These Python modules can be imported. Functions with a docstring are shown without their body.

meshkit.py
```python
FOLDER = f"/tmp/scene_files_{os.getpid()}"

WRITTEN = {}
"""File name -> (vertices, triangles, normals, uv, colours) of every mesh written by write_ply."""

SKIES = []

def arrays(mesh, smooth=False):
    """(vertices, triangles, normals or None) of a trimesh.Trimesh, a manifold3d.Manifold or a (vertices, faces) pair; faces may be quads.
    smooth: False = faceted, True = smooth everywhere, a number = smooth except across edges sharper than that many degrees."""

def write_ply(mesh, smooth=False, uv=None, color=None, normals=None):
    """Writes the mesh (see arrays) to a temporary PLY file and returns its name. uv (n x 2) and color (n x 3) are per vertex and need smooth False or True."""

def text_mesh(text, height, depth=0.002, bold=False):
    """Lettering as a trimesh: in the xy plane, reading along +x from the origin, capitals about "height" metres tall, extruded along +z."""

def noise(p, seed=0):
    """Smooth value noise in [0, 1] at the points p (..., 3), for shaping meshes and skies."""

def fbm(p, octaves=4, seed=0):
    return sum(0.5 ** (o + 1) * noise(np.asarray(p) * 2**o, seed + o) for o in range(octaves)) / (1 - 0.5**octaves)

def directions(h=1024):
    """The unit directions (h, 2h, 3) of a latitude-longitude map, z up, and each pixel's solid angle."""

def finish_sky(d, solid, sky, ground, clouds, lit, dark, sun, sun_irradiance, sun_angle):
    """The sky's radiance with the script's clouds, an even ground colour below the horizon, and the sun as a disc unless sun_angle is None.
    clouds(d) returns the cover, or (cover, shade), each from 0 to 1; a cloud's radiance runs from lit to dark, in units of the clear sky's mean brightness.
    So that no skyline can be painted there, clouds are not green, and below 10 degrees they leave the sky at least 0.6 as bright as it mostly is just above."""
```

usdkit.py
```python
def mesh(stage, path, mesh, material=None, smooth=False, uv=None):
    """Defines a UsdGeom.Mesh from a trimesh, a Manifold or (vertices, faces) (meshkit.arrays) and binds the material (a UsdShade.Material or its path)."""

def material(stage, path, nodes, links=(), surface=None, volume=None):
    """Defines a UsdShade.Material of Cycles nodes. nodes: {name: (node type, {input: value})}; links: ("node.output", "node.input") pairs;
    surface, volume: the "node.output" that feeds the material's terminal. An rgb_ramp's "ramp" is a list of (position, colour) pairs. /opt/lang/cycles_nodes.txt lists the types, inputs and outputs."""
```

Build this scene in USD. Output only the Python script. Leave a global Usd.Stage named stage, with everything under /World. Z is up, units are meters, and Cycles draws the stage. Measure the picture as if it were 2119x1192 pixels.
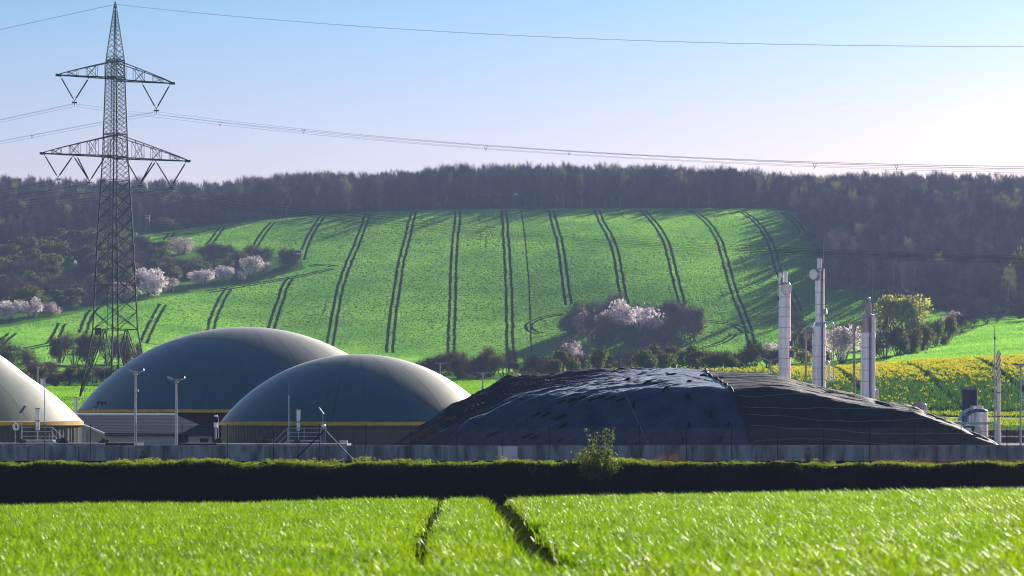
import math
import numpy as np
import shapely
from scipy.interpolate import PchipInterpolator
from scipy.ndimage import map_coordinates
from scipy.spatial import cKDTree
from pxr import Usd, UsdGeom, UsdLux, UsdShade, Gf, Sdf, Vt
import usdkit
import meshkit

stage = Usd.Stage.CreateInMemory()
UsdGeom.SetStageUpAxis(stage, UsdGeom.Tokens.z)
UsdGeom.SetStageMetersPerUnit(stage, 1.0)
UsdGeom.Xform.Define(stage, '/World')
UsdGeom.Scope.Define(stage, '/World/Looks')

# ------------------------------------------------------------------ camera, sky, sun, exposure
F, CX, HZ, EYE = 5000.0, 1059.5, 868.0, 4.0      # focal length in photo pixels, photo centre, eye-level row, eye height
EXPOSURE = 0.95
SUN_AZ, SUN_EL = math.radians(31.5), math.radians(21.5)
SKY_STRENGTH, SUN_INTENSITY = 0.055, 1.25
cam = UsdGeom.Camera.Define(stage, '/World/camera')
cam.AddTranslateOp().Set(Gf.Vec3d(0, 0, EYE))
cam.AddRotateXOp().Set(90.0)
cam.CreateHorizontalApertureAttr(36.0)
cam.CreateVerticalApertureAttr(36.0 * 1192 / 2119)
cam.CreateFocalLengthAttr(36.0 * F / 2119)
cam.CreateVerticalApertureOffsetAttr((HZ - 596.0) / 2119 * 36.0)
cam.CreateFStopAttr(2.2)
cam.CreateFocusDistanceAttr(175.0)
cam.CreateClippingRangeAttr(Gf.Vec2f(0.5, 20000))
cam.CreateExposureAttr(EXPOSURE)

sky_mat = usdkit.material(stage, '/World/Looks/sky_air', {
    'tc': ('texture_coordinate', {}),
    's': ('sky_texture', {'sky_type': 'single_scattering', 'sun_disc': False, 'sun_elevation': SUN_EL, 'sun_rotation': SUN_AZ,
                          'altitude': 200.0, 'air_density': 1.0, 'aerosol_density': 0.6, 'ozone_density': 3.0}),
    'xyz': ('separate_xyz', {}),
    # spring dust: pinkish pale towards the horizon all round, clearer blue higher up
    'r': ('rgb_ramp', {'ramp': [(0.0, (1.34, .88, .88)), (0.085, (1.32, .91, .94)), (0.125, (1.16, .97, 1.04)), (0.16, (.92, 1.0, 1.09)), (0.19, (.72, .97, 1.07)), (0.45, (.52, .76, 1.02)), (1.0, (.48, .72, 1.02))]}),
    'mul': ('mix', {'mix_type': 'multiply', 'fac': 1.0}),
    'b': ('background_shader', {'strength': SKY_STRENGTH})},
    [('tc.generated', 'xyz.vector'), ('xyz.z', 'r.fac'), ('s.color', 'mul.color1'), ('r.color', 'mul.color2'), ('mul.color', 'b.color')], surface='b.background')
dome_light = UsdLux.DomeLight.Define(stage, '/World/sky')
UsdShade.MaterialBindingAPI.Apply(dome_light.GetPrim()).Bind(sky_mat)
sun = UsdLux.DistantLight.Define(stage, '/World/sun')
sun.CreateIntensityAttr(SUN_INTENSITY)
sun.CreateAngleAttr(0.5)
sun.CreateNormalizeAttr(True)
sun.CreateColorAttr(Gf.Vec3f(1.0, 0.91, 0.79))
SUN = np.array([math.cos(SUN_EL) * math.sin(SUN_AZ), math.cos(SUN_EL) * math.cos(SUN_AZ), math.sin(SUN_EL)])
sun.AddTransformOp().Set(Gf.Matrix4d(Gf.Rotation(Gf.Vec3d(0, 0, 1), Gf.Vec3d(*SUN)), Gf.Vec3d(0, 0, 0)))

# ------------------------------------------------------------------ helpers
def W(px, py, Y):
    """The point at distance Y seen at photo pixel (px, py)."""
    return np.array([(px - CX) * Y / F, Y, EYE + (HZ - py) * Y / F])


def rng(seed):
    return np.random.default_rng(seed)


class MB:
    """Collects shapes into one mesh."""

    def __init__(s):
        s.v, s.f, s.n = [], [], 0

    def add(s, v, f):
        v, f = np.asarray(v, float), np.asarray(f, int)
        if f.shape[1] == 4:
            f = np.vstack([f[:, [0, 1, 2]], f[:, [0, 2, 3]]])
        s.v.append(v); s.f.append(f + s.n); s.n += len(v)
        return s

    def box(s, c, size, yaw=0.0, M=None):
        x = np.array([[a, b, d] for a in (-.5, .5) for b in (-.5, .5) for d in (-.5, .5)]) * np.asarray(size, float)
        if M is not None:
            x = x @ np.asarray(M).T
        elif yaw:
            k, q = math.cos(yaw), math.sin(yaw)
            x = x @ np.array([[k, q, 0], [-q, k, 0], [0, 0, 1]])
        return s.add(x + np.asarray(c, float), [[0, 1, 3, 2], [4, 6, 7, 5], [0, 4, 5, 1], [2, 3, 7, 6], [0, 2, 6, 4], [1, 5, 7, 3]])

    def tube(s, pts, r, sides=6, caps=True):
        p = np.asarray(pts, float)
        r = np.broadcast_to(np.asarray(r, float), (len(p),))
        t = np.gradient(p, axis=0)
        t /= np.linalg.norm(t, axis=1, keepdims=True) + 1e-12
        m = t.mean(0); ref = np.array([0, 0, 1.0]) if abs(m[2]) < 0.9 * np.linalg.norm(m) + 1e-9 else np.array([1.0, 0, 0])
        a = np.cross(t, ref); a /= np.linalg.norm(a, axis=1, keepdims=True) + 1e-12
        b = np.cross(t, a)
        ang = (np.arange(sides) + .5) * 2 * np.pi / sides
        v = p[:, None] + r[:, None, None] * (np.cos(ang)[None, :, None] * a[:, None] + np.sin(ang)[None, :, None] * b[:, None])
        i, j = np.meshgrid(np.arange(len(p) - 1), np.arange(sides), indexing='ij')
        q = np.stack([i * sides + j, i * sides + (j + 1) % sides, (i + 1) * sides + (j + 1) % sides, (i + 1) * sides + j], -1).reshape(-1, 4)
        f = np.vstack([q[:, [0, 2, 1]], q[:, [0, 3, 2]]])
        v = v.reshape(-1, 3)
        if caps:
            n = len(v); v = np.vstack([v, p[:1], p[-1:]])
            k = np.arange(sides); e = (len(p) - 1) * sides
            f = np.vstack([f, np.stack([np.full(sides, n), k, (k + 1) % sides], 1), np.stack([np.full(sides, n + 1), e + (k + 1) % sides, e + k], 1)])
        return s.add(v, f)

    def bar(s, a, b, r, sides=4):
        return s.tube([a, b], r, sides)

    def vcyl(s, px, wpx, ytop, ybot, Y, sides=20, wtop=None):
        r = wpx * Y / F / 2
        return s.tube([W(px, ybot, Y), W(px, ytop, Y)], [r, r if wtop is None else wtop * Y / F / 2], sides)

    def lathe(s, c, prof, sides=48, close=False):
        prof = np.asarray(prof, float)
        a = np.arange(sides) * 2 * np.pi / sides
        v = np.stack([prof[:, None, 0] * np.cos(a), prof[:, None, 0] * np.sin(a), np.repeat(prof[:, 1:2], sides, 1)], -1).reshape(-1, 3) + np.asarray(c, float)
        i, j = np.meshgrid(np.arange(len(prof) - 1), np.arange(sides), indexing='ij')
        q = np.stack([i * sides + j, i * sides + (j + 1) % sides, (i + 1) * sides + (j + 1) % sides, (i + 1) * sides + j], -1).reshape(-1, 4)
        return s.add(v, q)

    def sphere(s, c, r, n=10):
        a = np.linspace(-np.pi / 2, np.pi / 2, n)
        r = np.broadcast_to(np.asarray(r, float), (3,))
        b = MB().lathe((0, 0, 0), np.stack([np.maximum(np.cos(a), 1e-4), np.sin(a)], 1), 2 * n)
        return s.add(b.v[0] * r + np.asarray(c, float), b.f[0])

    def mesh(s):
        return np.vstack(s.v), np.vstack(s.f)


ORIGIN, USED = {}, set()


def path_for(parent, name):
    k, p = 0, f'{parent}/{name}'
    while p in USED:
        k += 1
        p = f'{parent}/{name}_{k:03d}'
    USED.add(p)
    return p


def tag(prim, label=None, cat=None, group=None, kind=None):
    for k, v in (('label', label), ('category', cat), ('group', group), ('kind', kind)):
        if v:
            prim.SetCustomDataByKey(k, v)


def thing(name, loc, label, cat, group=None):
    p = path_for('/World', name)
    x = UsdGeom.Xform.Define(stage, p)
    x.AddTranslateOp().Set(Gf.Vec3d(*map(float, loc)))
    ORIGIN[p] = np.asarray(loc, float)
    tag(x.GetPrim(), label, cat, group)
    return p


def part(parent, name, mb, mat, smooth=False, label=None, kind=None):
    p = path_for(parent, name)
    o = ORIGIN[parent]
    v, f = mb.mesh() if isinstance(mb, MB) else mb
    usdkit.mesh(stage, p, (np.asarray(v) - o, f), mat, smooth)
    ORIGIN[p] = o
    tag(stage.GetPrimAtPath(p), label, None, None, kind)
    return p


def single(name, mb, mat, smooth=False, label=None, cat=None, group=None, kind=None):
    """A thing (or a piece of the setting) that is one mesh."""
    p = path_for('/World', name)
    usdkit.mesh(stage, p, mb.mesh() if isinstance(mb, MB) else mb, mat, smooth)
    ORIGIN[p] = np.zeros(3)
    tag(stage.GetPrimAtPath(p), label, cat, group, kind)
    return p


def define_class(name):
    p = path_for('/World', name)
    stage.CreateClassPrim(p)
    stage.GetPrimAtPath(p).SetTypeName('Xform')
    ORIGIN[p] = np.zeros(3)
    return p


def copy_of(cls, name, loc, rz, scale, label, cat, group=None):
    p = path_for('/World', name)
    x = UsdGeom.Xform.Define(stage, p)
    x.AddTranslateOp().Set(Gf.Vec3d(*map(float, loc)))
    x.AddRotateZOp().Set(float(rz))
    x.AddScaleOp().Set(Gf.Vec3f(*map(float, scale)))
    x.GetPrim().GetReferences().AddInternalReference(cls)
    x.GetPrim().SetInstanceable(True)
    tag(x.GetPrim(), label, cat, group)
    return p


def scatter(name, protos, pos, idx, rz, scale, label=None, cat=None, tilt=None):
    """One PointInstancer of uncountable growth. protos: list of [(name, mesh, material), ...]."""
    p = path_for('/World', name)
    pi = UsdGeom.PointInstancer.Define(stage, p)
    targets = []
    for k, pieces in enumerate(protos):
        q = f'{p}/kind_{k:03d}'
        UsdGeom.Xform.Define(stage, q)
        for n, m, mat in pieces:
            usdkit.mesh(stage, f'{q}/{n}', m.mesh() if isinstance(m, MB) else m, mat)
        targets.append(q)
    pi.CreatePrototypesRel().SetTargets(targets)
    pi.CreatePositionsAttr(Vt.Vec3fArray.FromNumpy(np.asarray(pos, np.float32)))
    pi.CreateProtoIndicesAttr(Vt.IntArray.FromNumpy(np.asarray(idx, np.int32)))
    c, sn = np.cos(rz / 2), np.sin(rz / 2)
    pi.CreateOrientationsAttr(Vt.QuathArray([Gf.Quath(float(a), 0, 0, float(b)) for a, b in zip(c, sn)]))
    sc = np.asarray(scale, np.float32)
    if sc.ndim == 1:
        sc = np.repeat(sc[:, None], 3, 1)
    pi.CreateScalesAttr(Vt.Vec3fArray.FromNumpy(np.ascontiguousarray(sc)))
    tag(pi.GetPrim(), label, cat, None, 'stuff')
    return p


# ------------------------------------------------------------------ materials
LK = '/World/Looks/'


def noisy(name, c1, c2, scale=2.0, rough=0.7, metallic=0.0, bump=0.0, bscale=20.0, stretch=(1, 1, 1), spec=0.5, detail=4.0, extra=None, lo=0.35, hi=0.65):
    n = {'g': ('geometry', {}), 'm': ('mapping', {'scale': stretch}),
         'n': ('noise_texture', {'scale': scale, 'detail': detail, 'roughness': 0.6}),
         'r': ('rgb_ramp', {'ramp': [(lo, c1), (hi, c2)]}),
         'p': ('principled_bsdf', {'roughness': rough, 'metallic': metallic, 'specular_ior_level': spec, **(extra or {})})}
    l = [('g.position', 'm.vector'), ('m.vector', 'n.vector'), ('n.fac', 'r.fac'), ('r.color', 'p.base_color')]
    if bump:
        n['n2'] = ('noise_texture', {'scale': bscale, 'detail': 3.0})
        n['b'] = ('bump', {'strength': bump, 'distance': 0.05})
        l += [('m.vector', 'n2.vector'), ('n2.fac', 'b.height'), ('b.normal', 'p.normal')]
    return usdkit.material(stage, LK + name, n, l, surface='p.BSDF')


def membrane(name, c1, c2, rough=.6, ior=1.42):
    """Coated fabric: matt dark cloth under a soft gloss that grows towards grazing angles."""
    return usdkit.material(stage, LK + name, {
        'g': ('geometry', {}), 'n': ('noise_texture', {'scale': .35, 'detail': 4.0}), 'r': ('rgb_ramp', {'ramp': [(.35, c1), (.65, c2)]}),
        'n2': ('noise_texture', {'scale': .9, 'detail': 3.0}), 'b': ('bump', {'strength': .25, 'distance': .06}),
        'd': ('diffuse_bsdf', {}), 's': ('glossy_bsdf', {'color': (1, .96, .88), 'roughness': rough}), 'f': ('fresnel', {'IOR': ior}), 'x': ('mix_closure', {})},
        [('g.position', 'n.vector'), ('n.fac', 'r.fac'), ('r.color', 'd.color'), ('g.position', 'n2.vector'), ('n2.fac', 'b.height'), ('b.normal', 'd.normal'), ('b.normal', 's.normal'),
         ('f.fac', 'x.fac'), ('d.BSDF', 'x.closure1'), ('s.BSDF', 'x.closure2')], surface='x.closure')


def leafy(name, c1, c2, t, scale=0.5, rough=0.5, spec=0.4, mixf=0.45, lo=0.35, hi=0.65, fine=6.0):
    """Leaves: a gloss over diffuse colour, part of the light passing through."""
    n = {'g': ('geometry', {}),
         'n': ('noise_texture', {'scale': scale, 'detail': 3.0}), 'n2': ('noise_texture', {'scale': fine, 'detail': 2.0}),
         'av': ('math', {'math_type': 'multiply_add', 'value2': 0.5, 'value3': 0.0}), 'av2': ('math', {'math_type': 'multiply_add', 'value2': 0.5}),
         'r': ('rgb_ramp', {'ramp': [(lo, c1), (hi, c2)]}),
         'h': ('hsv', {'value': t[3] if len(t) > 3 else 1.0}),
         'mt': ('mix', {'mix_type': 'multiply', 'fac': 1.0, 'color2': t[:3]}),
         'p': ('principled_bsdf', {'roughness': rough, 'specular_ior_level': spec}),
         'tr': ('translucent_bsdf', {}),
         'x': ('mix_closure', {'fac': mixf})}
    l = [('g.position', 'n.vector'), ('g.position', 'n2.vector'), ('n.fac', 'av.value1'), ('n2.fac', 'av2.value1'), ('av.value', 'av2.value3'),
         ('av2.value', 'r.fac'), ('r.color', 'p.base_color'), ('r.color', 'mt.color1'), ('mt.color', 'tr.color'),
         ('p.BSDF', 'x.closure1'), ('tr.BSDF', 'x.closure2')]
    n.pop('h')
    return usdkit.material(stage, LK + name, n, l, surface='x.closure')


M = {}
M['wheat'] = leafy('wheat_leaf', (.055, .15, .001), (.16, .31, .002), (2.4, 1.9, .4), .6, .37, .42, .62)
M['wheat_soil'] = noisy('wheat_soil', (.012, .022, .004), (.03, .045, .01), 2.0, .95, spec=0)
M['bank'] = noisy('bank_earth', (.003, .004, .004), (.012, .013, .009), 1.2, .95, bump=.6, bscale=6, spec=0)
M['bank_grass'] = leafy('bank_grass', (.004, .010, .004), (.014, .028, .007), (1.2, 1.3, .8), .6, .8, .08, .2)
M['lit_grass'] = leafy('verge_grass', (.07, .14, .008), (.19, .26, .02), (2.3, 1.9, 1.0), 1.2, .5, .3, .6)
M['dry'] = leafy('dry_weed', (.14, .075, .05), (.26, .15, .10), (1.2, 1.0, .9), 1.0, .8, .2, .35)
M['yard'] = noisy('yard_gravel', (.10, .09, .08), (.18, .165, .15), .8, .95)
M['hill'] = noisy('hill_soil', (.075, .19, .022), (.12, .26, .034), .05, .95, spec=0)
M['hillcrop'] = leafy('hill_wheat', (.105, .27, .044), (.20, .39, .060), (1.5, 1.5, 1.1), .022, .7, .15, .68, .38, .62, .06)
M['nearcrop'] = leafy('meadow_wheat', (.085, .23, .012), (.16, .34, .02), (1.8, 1.7, 1.0), .05, .5, .3, .55, .38, .62, 1.0)
M['rape_leaf'] = leafy('rape_leaf', (.03, .10, .018), (.07, .17, .03), (1.4, 1.4, .8), .25, .6, .3, .35)
M['rape_flower'] = leafy('rape_flower', (.66, .60, .015), (.84, .78, .03), (1.1, 1.05, .8), .8, .7, .2, .4)
M['track_soil'] = noisy('track_soil', (.008, .018, .012), (.014, .028, .018), .8, .95, spec=0)
M['path'] = noisy('farm_path', (.16, .12, .10), (.26, .21, .18), .5, .95)
M['concrete'] = noisy('stained_concrete', (.07, .08, .09), (.26, .27, .28), 1.0, .85, stretch=(1.8, 1.8, .35), bump=.3, bscale=9, lo=.36, hi=.60)
M['concrete_new'] = noisy('pale_concrete', (.55, .47, .47), (.74, .66, .66), 1.4, .8, stretch=(1.5, 1, .5))
M['fence'] = noisy('fence_green', (.006, .010, .010), (.012, .018, .016), 3, .7, spec=.15)
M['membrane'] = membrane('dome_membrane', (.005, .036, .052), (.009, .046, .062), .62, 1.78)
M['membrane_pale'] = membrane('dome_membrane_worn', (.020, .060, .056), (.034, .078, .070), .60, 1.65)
M['seam'] = membrane('membrane_seam', (.004, .026, .038), (.007, .034, .046), .62, 1.72)
M['band'] = noisy('yellow_band', (.42, .22, .012), (.58, .32, .02), 1.2, .6, stretch=(1, 1, 4))
M['cladding'] = noisy('green_cladding', (.018, .034, .030), (.034, .058, .048), .6, .5, stretch=(1, 1, .3))
M['cavity'] = noisy('dark_timber', (.006, .005, .006), (.016, .010, .010), 1.5, .9)
M['roof'] = noisy('slate_blue_tiles', (.008, .013, .042), (.014, .021, .060), 5, .7, spec=.25)
M['render'] = noisy('pale_plaster', (.42, .43, .38), (.52, .52, .46), .8, .85)
M['galv'] = noisy('galvanised_steel', (.30, .33, .36), (.44, .46, .48), 3, .45, .5)
M['steel'] = noisy('brushed_steel', (.58, .58, .61), (.74, .73, .75), .9, .32, .75, stretch=(2, 2, .25))
M['steel_warm'] = noisy('weathered_steel', (.30, .24, .22), (.46, .38, .35), 1.2, .42, .6, stretch=(2, 2, .4))
M['steel_blue'] = noisy('blue_steel', (.06, .10, .16), (.12, .17, .24), 2, .4, .6)
M['dark_metal'] = noisy('dark_blue_metal', (.018, .022, .045), (.03, .036, .06), 1, .45, .3)
M['white'] = noisy('white_paint', (.66, .66, .66), (.78, .78, .77), 2, .5)
M['pylon'] = noisy('pylon_green', (.010, .026, .024), (.018, .040, .036), .5, .6, spec=.3)
M['insul'] = noisy('brown_insulator', (.012, .014, .02), (.025, .025, .035), 3, .7, spec=.15)
M['wire'] = noisy('aged_conductor', (.03, .032, .04), (.05, .05, .06), 1, .5, .4)
M['sheet_black'] = noisy('black_sheet', (.006, .006, .008), (.024, .018, .018), .9, .5, spec=.5, bump=.5, bscale=5, detail=6)
M['sheet_blue'] = noisy('blue_grey_sheet', (.004, .006, .017), (.022, .028, .050), .8, .30, spec=.8, bump=.7, bscale=5, detail=8, extra={'sheen_weight': .35, 'sheen_roughness': .3, 'sheen_tint': (.8, .88, 1)})
M['net'] = noisy('green_net', (.005, .009, .010), (.013, .019, .017), 1.5, .65, spec=.35, bump=.5, bscale=7, detail=6)
M['cord'] = noisy('pale_cord', (.10, .12, .14), (.18, .20, .22), 4, .7)
M['bag'] = noisy('dark_bag', (.004, .004, .006), (.010, .009, .010), 6, .9, spec=.1)
M['brownheap'] = noisy('silage_crumb', (.03, .014, .008), (.085, .04, .022), 2.5, .95, bump=.8, bscale=6)
M['rubbish'] = noisy('old_rubber', (.012, .010, .010), (.06, .04, .035), 3, .8)
M['rust'] = noisy('rusty_crate', (.03, .015, .012), (.12, .05, .03), 1.2, .9)
M['bark'] = noisy('bark', (.045, .036, .038), (.17, .14, .13), .35, .9, spec=0)
M['twig'] = noisy('bare_twigs', (.055, .036, .040), (.23, .15, .135), .11, .9, spec=0, lo=.4, hi=.62)
M['twig2'] = noisy('bare_twigs_violet', (.050, .036, .052), (.19, .125, .145), .11, .9, spec=0, lo=.4, hi=.62)
M['pale_bark'] = noisy('pale_bark', (.20, .17, .16), (.38, .34, .31), .6, .9, spec=0)
M['twig_pale'] = noisy('pale_twigs', (.13, .095, .09), (.30, .22, .20), .11, .9, spec=0)
M['olive'] = leafy('olive_bud', (.075, .10, .034), (.17, .20, .068), (1.6, 1.5, .9), .25, .8, .2, .5)
M['green'] = leafy('young_leaf', (.08, .125, .018), (.17, .22, .035), (1.6, 1.5, .8), .3, .7, .25, .45)
M['lime'] = leafy('lime_leaf', (.28, .33, .07), (.46, .48, .13), (1.5, 1.4, .8), .3, .7, .25, .55)
M['blossom'] = leafy('white_blossom', (.66, .58, .60), (.86, .80, .81), (1.05, 1.0, 1.0), .5, .8, .2, .5)
M['pinkish'] = leafy('pink_blossom', (.46, .37, .39), (.66, .56, .58), (1.05, 1.0, 1.0), .5, .8, .2, .45)
M['shrub_leaf'] = leafy('bush_leaf', (.045, .075, .008), (.14, .18, .018), (1.9, 1.8, .8), 2.5, .5, .35, .5)

# ------------------------------------------------------------------ terrain
def hrow(*t):
    return [(Y, (HZ - y) * Y / F) for Y, y in t]


NEAR = [(135, -2.38), (139, -3.2), (262, -3.2)]
COL = {
    -900: hrow((300, 885), (340, 845), (430, 806), (520, 775), (600, 742), (660, 700), (700, 680), (760, 620), (850, 530), (950, 470), (1050, 449)),
    0: hrow((300, 885), (340, 845), (430, 806), (520, 775), (600, 742), (660, 700), (700, 680), (760, 620), (850, 530), (950, 470), (1050, 449)),
    300: hrow((300, 885), (340, 845), (430, 806), (520, 775), (640, 742), (720, 690), (780, 625), (830, 570), (930, 487), (1000, 465), (1060, 451)),
    600: hrow((300, 885), (340, 840), (430, 805), (520, 775), (700, 742), (760, 695), (800, 640), (850, 572), (900, 515), (965, 452), (1000, 447), (1060, 450)),
    1000: hrow((300, 880), (340, 836), (430, 795), (520, 775), (720, 742), (760, 697), (800, 640), (850, 565), (900, 500), (950, 448), (980, 433), (1060, 448)),
    1400: hrow((300, 880), (340, 820), (420, 776), (520, 765), (710, 735), (760, 665), (800, 600), (850, 535), (900, 485), (950, 446), (978, 433), (1060, 448)),
    1560: hrow((300, 880), (340, 815), (420, 772), (520, 762), (690, 737), (740, 690), (790, 617), (850, 540), (900, 487), (950, 446), (978, 433), (1060, 448)),
    1700: hrow((300, 888), (335, 858), (345, 843), (430, 771), (470, 763), (560, 745), (680, 724), (740, 684), (800, 600), (850, 538), (900, 488), (950, 450), (1050, 449)),
    1900: hrow((300, 890), (335, 866), (345, 851), (435, 756), (450, 754), (600, 716), (700, 668), (760, 641), (785, 628), (850, 556), (900, 503), (950, 462), (1050, 449)),
    2119: hrow((300, 890), (335, 868), (345, 855), (435, 747), (450, 745), (600, 692), (670, 665), (740, 652), (790, 634), (850, 565), (900, 512), (950, 466), (1050, 449)),
    3000: hrow((300, 890), (335, 868), (345, 855), (435, 747), (450, 745), (600, 692), (670, 665), (740, 652), (790, 634), (850, 565), (900, 512), (950, 466), (1050, 449)),
}
GY = np.arange(130, 3001, 1.0)
GP = np.arange(-900, 3001, 20.0)
_cols = np.array([PchipInterpolator(*zip(*(NEAR + [q for q in t if q[0] < 1045] + [(1150, 99.5), (1400, 102.0), (3000, 80.0)])))(GY) for t in COL.values()])
GRID = PchipInterpolator(np.array(list(COL), float), _cols, axis=0)(GP)


def far_height(X, Y):
    px = CX + F * X / np.maximum(Y, 130)
    return map_coordinates(GRID, [np.clip((px + 900) / 20, 0, len(GP) - 1), np.clip(Y - 130, 0, len(GY) - 1)], order=1)


def near_height(X, Y):
    """The wheat field's ground, the ditch and the bank, down to the yard's wall."""
    base = -1.49 - (np.minimum(Y, 70) - 23) * .0138 - .345 + .0170 * X * np.clip((Y - 20) / 49, 0, 1)
    base = base - .055 * np.maximum(Y - 70, 0) ** 1.0
    base = np.maximum(base, -5.0)
    foot, top = 123.6, 127.6
    t = np.clip((Y - foot) / (top - foot), 0, 1)
    t = t * t * (3 - 2 * t) * .35 + t * .65
    return base * (1 - t) + (-2.38) * t


def height(X, Y):
    X, Y = np.broadcast_arrays(np.asarray(X, float), np.asarray(Y, float))
    if X.ndim == 0:
        return float(height(X[None], Y[None])[0])
    return EYE + np.where(Y < 134.5, near_height(X, Y), far_height(X, Y))


RAY_Y = np.arange(270, 1250, 1.0)


def ground_at(px, py, start=270):
    """Where the sight line of a photo pixel meets the land."""
    px, py = np.broadcast_arrays(np.atleast_1d(np.asarray(px, float)), np.atleast_1d(np.asarray(py, float)))
    Y = RAY_Y[None]
    z = far_height((px[:, None] - CX) * Y / F, np.broadcast_to(Y, (len(px), len(RAY_Y))))
    d = z - (HZ - py[:, None]) * Y / F
    hit = (d >= 0) & (Y >= start)
    k = np.where(hit.any(1), hit.argmax(1), len(RAY_Y) - 1)
    k0 = np.maximum(k - 1, 0)
    a, b = d[np.arange(len(px)), k0], d[np.arange(len(px)), k]
    u = np.clip(np.where(b > a, -a / np.where(b > a, b - a, 1), 1), 0, 1)
    Yh = RAY_Y[k0] + u * (RAY_Y[k] - RAY_Y[k0])
    X = (px - CX) * Yh / F
    return np.stack([X, Yh, height(X, Yh)], 1)


def sheet(rows, ulim, n, fn):
    rows = np.asarray(rows, float)
    u = np.linspace(ulim[0], ulim[1], n)
    X = u[None] * np.maximum(rows, 120)[:, None]
    Y = np.repeat(rows[:, None], n, 1)
    v = np.stack([X, Y, fn(X, Y)], -1).reshape(-1, 3)
    i, j = np.meshgrid(np.arange(len(rows) - 1), np.arange(n - 1), indexing='ij')
    q = np.stack([i * n + j, i * n + j + 1, (i + 1) * n + j + 1, (i + 1) * n + j], -1).reshape(-1, 4)
    return v, np.vstack([q[:, [0, 1, 2]], q[:, [0, 2, 3]]])


UL = (-.36, .36)


def rough_bank(X, Y):
    p = np.stack([X, Y, 0 * X], -1)
    bump = (meshkit.fbm(p * [.5, .7, 1], 4, 3) - .5) * .5 * np.clip((Y - 119) / 4, 0, 1) * np.clip((134 - Y) / 5, .15, 1)
    return height(X, Y) + np.where(Y > 133, 0, bump)


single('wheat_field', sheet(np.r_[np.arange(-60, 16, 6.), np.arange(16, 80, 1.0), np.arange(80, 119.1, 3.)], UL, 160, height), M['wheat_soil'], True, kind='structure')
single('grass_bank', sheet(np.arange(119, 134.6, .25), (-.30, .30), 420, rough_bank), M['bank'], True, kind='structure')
single('yard_ground', sheet(np.r_[134.5, 136, 139, np.arange(145, 301, 5.)], UL, 120, height), M['yard'], True, kind='structure')
single('hill', sheet(np.r_[np.arange(300, 1100, 3.), np.arange(1100, 3001, 50.)], UL, 300, height), M['hill'], True, kind='structure')

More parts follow.
